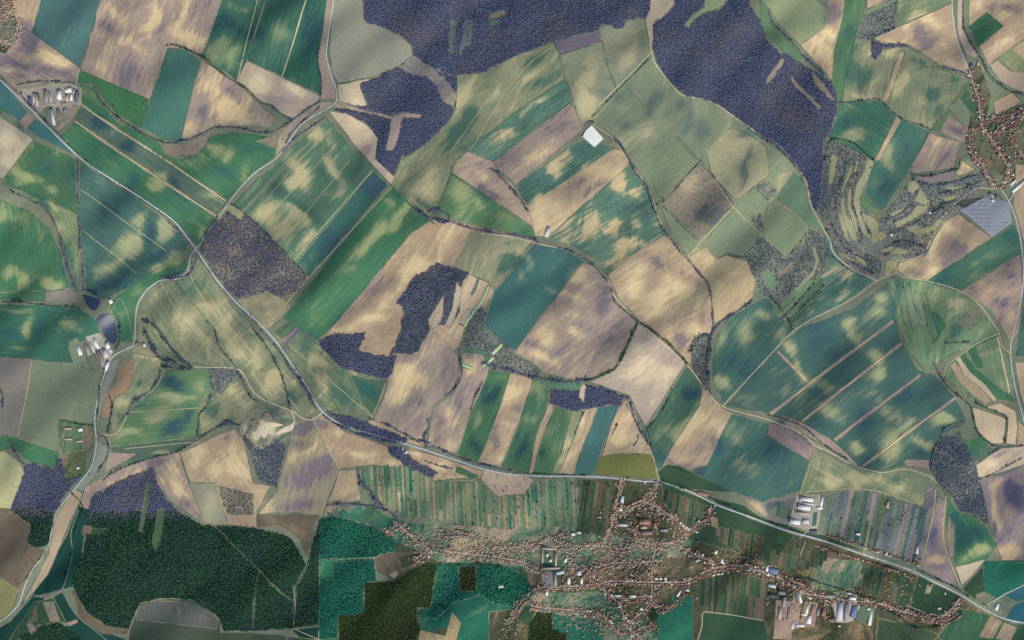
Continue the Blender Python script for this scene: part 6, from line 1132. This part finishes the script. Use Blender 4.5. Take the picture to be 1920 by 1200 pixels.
def barn(x, y, w, l, ang, roof, h, label):
    e = bpy.data.objects.new('barn' if 'barn' in label or 'shed' in label else ('house' if any(k in label for k in ('house', 'villa', 'bungalow', 'cottage', 'hut')) else 'building'), None); link(e)
    w, l = w * S * .92, l * S * .92; rh = min(w * .22, 6) if roof in ('white', 'pale', 'grey', 'blue', 'dark') else w * .32
    wv, wf, rv, rf = gable(w, l, h, rh)
    mesh_np('wall', np.array(wv), np.array(wf), M_WALL, parent=e); rf_o = mesh_np('roof', np.array(rv), np.array(rf), RM[roof], parent=e)
    # ridge capping
    q = .7; z = h + rh + .32; b = l / 2 + .5
    mesh_np('ridge', np.array([(-q,-b,z-.3),(0,-b,z+.12),(q,-b,z-.3),(-q,b,z-.3),(0,b,z+.12),(q,b,z-.3)]), np.array([(0,1,4),(0,4,3),(1,2,5),(1,5,4)]), M_RIDGE if roof not in ('white', 'pale') else RM['grey'], parent=rf_o)
    # big doors on both gable ends
    for s_ in (-1, 1):
        yy = s_ * (l / 2 + .06); d = w * .16
        mesh_np('door', np.array([(-d, yy, 0), (d, yy, 0), (d, yy, h * .8), (-d, yy, h * .8)]), np.array([(0, 1, 2), (0, 2, 3)]), M_DARK, parent=e)
    # rooflight strips on long sheds
    if l > 70 and roof != 'tan':
        V = []; Fc = []
        for s_ in (-1, 1):
            for k in range(int(l // 14)):
                yy = -l / 2 + 8 + k * 14; x0, x1 = s_ * w * .16, s_ * w * .34; o = len(V)
                zf = lambda xx: h + rh * (1 - abs(xx) / (w / 2)) + .36
                V += [(x0, yy, zf(x0)), (x1, yy, zf(x1)), (x1, yy + 2.5, zf(x1)), (x0, yy + 2.5, zf(x0))]; Fc += [(o, o + 1, o + 2), (o, o + 2, o + 3)]
        mesh_np('rooflight', np.array(V), np.array(Fc), RM['dark'] if roof in ('white', 'pale') else RM['pale'], parent=rf_o)
    wx, wy = W(x, y); e.location = (wx, wy, float(H(x, y)) + .3); e.rotation_euler = (0, 0, math.radians(-ang) + math.pi / 2 + math.pi)
    tag(e, label, 'building'); BCOL.append((x, y, max(w, l) / S / 2))
for b in BARNS: barn(*b)
# white covered reservoir hall next to the orchard lane
e = bpy.data.objects.new('storage_hall', None); link(e); tag(e, 'large bright white five-sided storage hall at the end of the vineyard lane', 'building')
pts = [(1098, 246), (1109, 236), (1131, 261), (1114, 277), (1092, 257)]; wx, wy = W(1110, 256); hz = float(H(1110, 256)); e.location = (wx, wy, hz)
loc = np.array([((x - 1110) * S, (256 - y) * S) for x, y in pts]); n = 5
V = [(*p, -3) for p in loc] + [(*p, 7) for p in loc]; Fc = []
for i in range(n): j = (i + 1) % n; Fc += [(i, j, n + j), (i, n + j, n + i)]
mesh_np('wall', np.array(V), np.array(Fc), M_WALL, parent=e)
V = [(0, 0, 9.5)] + [(*(p * 1.01), 7.1) for p in loc]; rf_o = mesh_np('roof', np.array(V), np.array([(0, (i + 1) % n + 1, i + 1) for i in range(n)]), RM['white'], parent=e)
rv = [(0,0,9.9)] ; 
for k in range(n):
    p = loc[k]; d = p / np.linalg.norm(p); q = np.array((-d[1], d[0])) * .8
    mesh_np('roof_seam', np.array([(*(q), 9.75), (*(-q), 9.75), (*(p - q), 7.35), (*(p + q), 7.35)]), np.array([(0, 1, 2), (0, 2, 3)]), RM['pale'], parent=rf_o)
# solar park: each row of panels
t = NT('solar_glass'); M_SOLAR = t.out(lin((66, 84, 122)), .25, .5); M_ALU = simple('mounting_frame', (190, 194, 200), .05, 3)
fs_poly = [(1802, 393), (1848, 368), (1893, 380), (1897, 418), (1860, 444)]
patch('solar_park_ground', '1802 393 1848 368 1893 380 1897 418 1860 444', simple('mown_grass_under_panels', (138, 148, 158), .1, 20), .5, smoothit=False)
yy = 371.0
while yy < 443:
    xs = []
    for i in range(5):
        (xa, ya), (xb, yb) = fs_poly[i], fs_poly[(i + 1) % 5]
        if (ya - yy) * (yb - yy) < 0: xs.append(xa + (xb - xa) * (yy - ya) / (yb - ya))
    if len(xs) >= 2:
        x0, x1 = min(xs) + 1.5, max(xs) - 1.5
        if x1 - x0 > 4:
            xm = (x0 + x1) / 2; hw = (x1 - x0) / 2 * S; e = bpy.data.objects.new('solar_panel_row', None); link(e); wx, wy = W(xm, yy); e.location = (wx, wy, float(H(xm, yy)) + .5)
            n = max(2, int(hw / 9)); V = []; Fc = []
            for k in range(n):
                a = -hw + 2 * hw * k / n + .3; b = -hw + 2 * hw * (k + 1) / n - .3; o = len(V); V += [(a, -3.4, 1.0), (b, -3.4, 1.0), (b, 3.0, 3.6), (a, 3.0, 3.6)]; Fc += [(o, o + 1, o + 2), (o, o + 2, o + 3)]
            mesh_np('panel', np.array(V), np.array(Fc), M_SOLAR, parent=e)
            V = []; Fc = []
            for k in range(0, n + 1, 2):
                a = -hw + 2 * hw * k / n; o = len(V); V += [(a - .15, 2.6, -1), (a + .15, 2.6, -1), (a + .15, 2.6, 3.3), (a - .15, 2.6, 3.3)]; Fc += [(o, o + 1, o + 2), (o, o + 2, o + 3)]
            mesh_np('frame', np.array(V), np.array(Fc), M_ALU, parent=e)
            tag(e, 'dark blue solar panel row, ' + ('in the upper third' if yy < 395 else 'in the middle' if yy < 420 else 'in the lower third') + ' of the solar park', 'solar panels', 'rows of panels in the solar park')
    yy += 2.5
def near_label(x, y, what, lim=1e9):
    best = None
    for b in BARNS:
        if len(b[7].split()) > 7: continue
        d = (b[0] - x) ** 2 + (b[1] - y) ** 2
        if best is None or d < best[0]: best = (d, b)
    d, b = best; d = math.sqrt(d)
    if d > lim: return None
    dx, dy = x - b[0], y - b[1]; v = '' if abs(dy) < .4 * abs(dx) else ('upper ' if dy < 0 else 'lower '); h = '' if abs(dx) < .4 * abs(dy) else ('left' if dx < 0 else 'right')
    pos = {'upper ': 'above', 'lower ': 'below'}[v] if not h else ('left of' if h == 'left' and not v else ('right of' if not v else v + h + ' of'))
    far = 'just ' if d < 8 else ('' if d < 20 else 'some way ')
    return what + ' ' + far + pos + ' the ' + b[7]
for e, x, y, label, grp in TREEL: tag(e, near_label(x, y, {'bare trees beside the roads': 'bare grey tree', 'trees dotted about the open fields': 'round dark tree'}.get(grp, 'small garden tree'), 110) or label, 'tree', grp)
# ---- houses along the streets
HT = []
for k, (roof, w, l, h) in enumerate([('red', 9, 14, 4.5), ('orange', 9, 15, 4.5), ('brown', 10, 13, 4.5), ('red', 8, 18, 4), ('tan', 9, 12, 4.5), ('white', 9, 11, 5), ('grey', 9, 13, 4.5), ('orange', 10, 20, 5), ('red', 11, 16, 6)]):
    wv, wf, rv, rf = gable(w, l, h, w * .36); rf = np.array(rf) + len(wv)
    ch = [(1.2, 1, h), (2.0, 1, h), (2.0, 1.8, h), (1.2, 1.8, h)]; c0 = len(wv) + len(rv); top = h + w * .36 + 1.0
    cv = ch + [(x, y, top) for x, y, _ in ch]; cf = []
    for i in range(4): j = (i + 1) % 4; cf += [(c0 + i, c0 + j, c0 + 4 + j), (c0 + i, c0 + 4 + j, c0 + 4 + i)]
    cf += [(c0 + 4, c0 + 5, c0 + 6), (c0 + 4, c0 + 6, c0 + 7)]
    HT.append((np.array(wv + rv + cv, float), np.concatenate([np.array(wf), rf, np.array(cf)]), np.array([0] * len(wf) + [1] * len(rf) + [0] * len(cf)), roof, w * l))
HOUSES = []
def zone(x, y):
    if x > 1780 and y < 400: return 'right'
    if x < 80 and y < 120: return 'left'
    if x > 1540 and y < 1100 and y > 990: return 'road'
    if x < 1010: return 'west'
    if y > 1105: return 'south'
    if x > 1290: return 'east'
    return 'town'
def add_houses(s, off, gap, side=(-1, 1), prob=.85):
    p = smooth(P(s)); seg = np.linalg.norm(np.diff(p, axis=0), axis=1); cum = np.concatenate([[0], np.cumsum(seg)])
    for sd_ in side:
        for o_, gp, pr in off:
            t = random.uniform(0, gap)
            while t < cum[-1]:
                x = np.interp(t, cum, p[:, 0]); y = np.interp(t, cum, p[:, 1]); i = min(int(np.searchsorted(cum, t)), len(p) - 1); i = max(i, 1); d = p[i] - p[i - 1]; d /= np.linalg.norm(d) + 1e-9
                if random.random() < pr * prob:
                    o = o_ + random.uniform(-.35, .35); hx, hy = x - d[1] * o * sd_, y + d[0] * o * sd_
                    if -25 < hx < 1945 and -25 < hy < 1225 and all((hx - a) ** 2 + (hy - b) ** 2 > (c + 1.5) ** 2 for a, b, c in BCOL):
                        k = random.choice([0, 1, 1, 1, 2, 4, 4, 4, 7, 7, 6, 0] if (hx < 1082 or (hy < 1070 and hx < 1290)) and hx < 1400 else [0, 0, 0, 1, 2, 2, 2, 3, 3, 4, 8, 6, 2, 1, 1, 0, 5]); HOUSES.append((hx, hy, math.atan2(-d[1], d[0]) + (math.pi / 2 if random.random() < .6 else 0) + random.uniform(-.05, .05), k, random.uniform(.9, 1.45)))
                t += gp * random.uniform(.8, 1.4)
for s, w, h in STREETS:
    if h: add_houses(s, [(3.1, 3.3, .95), (6.4, 4.4, .55), (9.6, 7.0, .22)], 3)
add_houses('1548 1010 1620 1032 1722 1066', [(5.5, 2.8, .95), (8.8, 3.2, .6)], 3, side=(-1,)); add_houses('1530 1018 1620 1046 1720 1078', [(5, 3, .95), (8, 3.4, .5)], 3, side=(1,))
add_houses('1800 1150 1770 1165 1725 1162', [(3, 3, .9)], 3)
for cx, cy, rx, ry, n in ((1150, 1060, 110, 45, 420), (900, 1030, 130, 22, 220), (1110, 1150, 90, 40, 160), (1210, 1000, 90, 50, 140), (1500, 1110, 60, 30, 90), (930, 1030, 90, 22, 120), (1120, 1045, 80, 30, 120), (1200, 970, 45, 30, 50), (1110, 1165, 80, 30, 90), (820, 1012, 60, 22, 90), (1485, 1125, 45, 40, 110), (1600, 1118, 40, 12, 18), (1885, 270, 35, 45, 45), (1210, 1105, 60, 20, 50), (5, 45, 24, 38, 26), (1680, 1100, 50, 30, 30), (1365, 1045, 60, 20, 40), (960, 1175, 24, 25, 30)):
    for _ in range(n):
        x, y = random.gauss(cx, rx * .5), random.gauss(cy, ry * .5)
        if -25 < x < 1945 and all((x - a) ** 2 + (y - b) ** 2 > (c + 1.5) ** 2 for a, b, c in BCOL): HOUSES.append((x, y, random.choice([0, math.pi / 2]) + random.uniform(-.25, .25), random.choice([0, 1, 2, 2, 3, 4, 4, 6, 6, 7, 1]), random.uniform(.7, 1.1)))
NHS = len(HOUSES)
# drop the ones that collide
grid = {}; H2 = []
for hrec in HOUSES:
    kx, ky = int(hrec[0] // 3), int(hrec[1] // 3); ok = True
    for a in (-1, 0, 1):
        for b in (-1, 0, 1):
            for o in grid.get((kx + a, ky + b), ()):
                if (o[0] - hrec[0]) ** 2 + (o[1] - hrec[1]) ** 2 < 2.6 ** 2: ok = False
    if ok: grid.setdefault((kx, ky), []).append(hrec); H2.append(hrec)
H2.sort(key=lambda r: -HT[r[3]][4] * r[4] ** 2)
vis = [r for r in H2 if 0 < r[0] < 1920 and 0 < r[1] < 1200][:290]; vs = set(map(id, vis)); rest = [r for r in H2 if id(r) not in vs]
ROOFW = {'red': 'red', 'orange': 'orange', 'brown': 'brown', 'tan': 'tan', 'white': 'white', 'grey': 'grey'}
ZL = {'right': ('in the village at the right edge', 'houses of the right-hand village'), 'left': ('in the village at the upper left corner', 'houses of the upper left village'), 'road': ('in the rows lining the lower main road', 'houses lining the main road at lower right'),
      'west': ('on the long western streets of the town', 'houses of the western town streets'), 'south': ('in the lanes south of the town centre', 'houses of the southern lanes'), 'east': ('along the eastern town street', 'houses of the eastern streets'), 'town': ('in the middle of the town', 'houses of the town centre')}
hm = {}
for x, y, a, k, sc in vis:
    Vt, Ft, Mt, roof, _ = HT[k]
    if k not in hm:
        o = mesh_np('house', Vt, Ft, [M_WALL, RM[roof]], midx=Mt); hm[k] = o.data
    else: o = bpy.data.objects.new('house', hm[k]); link(o)
    wx, wy = W(x, y); o.location = (wx, wy, float(H(x, y)) + .5); o.rotation_euler = (0, 0, a); o.scale = (sc * 1.15, sc * 1.15, sc)
    zt, zg = ZL[zone(x, y)]; lb = near_label(x, y, ('long ' if k in (3, 7) else '') + ROOFW[roof] + '-roofed house'); tag(o, lb, 'house', lb.replace('house', 'houses', 1))
roofs = list(RM); VV = []; FF = []; MM = []; base = 0
for x, y, a, k, sc in rest:
    Vt, Ft, Mt, roof, _ = HT[k]; ca, sa = math.cos(a), math.sin(a); wx, wy = W(x, y); q = Vt * (sc * 1.1)
    VV.append(np.stack([q[:, 0] * ca - q[:, 1] * sa + wx, q[:, 0] * sa + q[:, 1] * ca + wy, q[:, 2] + float(H(x, y)) + .5], 1)); FF.append(Ft + base); base += len(Vt); MM.append(np.where(Mt == 1, roofs.index(roof) + 1, 0))
o = mesh_np('small_houses', np.concatenate(VV), np.concatenate(FF), [M_WALL] + [RM[r] for r in roofs], midx=np.concatenate(MM)); tag(o, 'mass of small tiled houses filling the town and villages', 'houses', kind='stuff')
# trodden yards round the houses
YV = []; YF = []; YC = []; yb = 0
for x, y, a, k, sc in H2:
    if random.random() < .2: continue
    w_, l_ = random.uniform(1.6, 3.2), random.uniform(2.4, 5.0); ca, sa = math.cos(a), -math.sin(a); ox, oy = random.uniform(-1.5, 1.5), random.uniform(-1.5, 1.5)
    q = [(x + ox + (u * ca - v * sa), y + oy + (u * sa + v * ca)) for u, v in ((-w_/2, -l_/2), (w_/2, -l_/2), (w_/2, l_/2), (-w_/2, l_/2))]
    zh = float(H(x, y)) + random.uniform(.55, .95); YV += [(*W(*p_), zh + random.uniform(-.02, .02)) for p_ in q]; YF += [(yb, yb + 2, yb + 1), (yb, yb + 3, yb + 2)]; yb += 4; c_ = 0 if (x < 1082 or (y < 1060 and x < 1290)) else 1; c_ = 1 - c_ if random.random() < .25 else c_; YC += [c_, c_]
o = mesh_np('house_yards', np.array(YV), np.array(YF), [simple('beige_yard', (186, 170, 148), .15, 14), simple('brown_yard', (132, 118, 98), .2, 14)], midx=YC); o['kind'] = 'structure'
# garden greenery between the houses
gp = []; gr = []
for x, y, a, k, sc in H2:
    for _ in range(2):
        if random.random() < .75:
            d = random.uniform(2.2, 6); b = random.uniform(0, 6.28); gp.append((x + d * math.cos(b), y + d * math.sin(b))); gr.append(random.uniform(2.4, 4.6))
for (x0, x1, y0, y1, n) in ((1085, 1165, 920, 1000, 500), (1550, 1720, 930, 1040, 900), (690, 1080, 890, 985, 2600), (1240, 1340, 1010, 1065, 250), (1340, 1500, 1000, 1060, 300), (1520, 1620, 1045, 1105, 400), (1620, 1710, 1060, 1140, 200), (1440, 1560, 1085, 1200, 350), (1540, 1700, 1165, 1210, 700), (1820, 1920, 200, 330, 700), (1480, 1545, 580, 615, 5), (114, 178, 790, 895, 420), (0, 36, 0, 95, 260), (34, 150, 160, 240, 380), (1245, 1375, 305, 450, 1500), (1793, 1845, 575, 620, 140), (720, 1080, 975, 1050, 900), (600, 760, 965, 1000, 200)):
    for _ in range(n):
        x, y = random.uniform(x0, x1), random.uniform(y0, y1)
        if x0 == 1245 and abs(x - 1310) / 66 + abs(y - 378) / 72 > 1: continue
        gp.append((x, y)); gr.append(random.uniform(1.8, 3.8))
gp = np.array(gp); gr = np.array(gr)
tg = ((gp[:, 0] < 1082) & (gp[:, 1] > 900) & (gp[:, 0] > 590)) | ((gp[:, 0] > 1515) & (gp[:, 0] < 1622) & (gp[:, 1] > 1042) & (gp[:, 1] < 1108))
nb = (~tg) & ((gp[:, 1] < 600) | ((gp[:, 0] > 1540) & (gp[:, 1] < 1040)))
for m_, kd, lb in ((tg, 'teal', 'blue-green garden bushes among the allotments and western houses'), (nb, 'mix', 'grey scrub bushes among gardens and rough plots'), (~(tg | nb), 'garden', 'dark garden bushes among the town houses')):
    tree_mass('garden_bushes', gp[m_], gr[m_], LM[kd], lb, 'bushes')
print('tris', sum(len(o.data.polygons) for o in SC.objects if o.type == 'MESH'), 'objects', len(SC.objects), 'houses', len(H2))
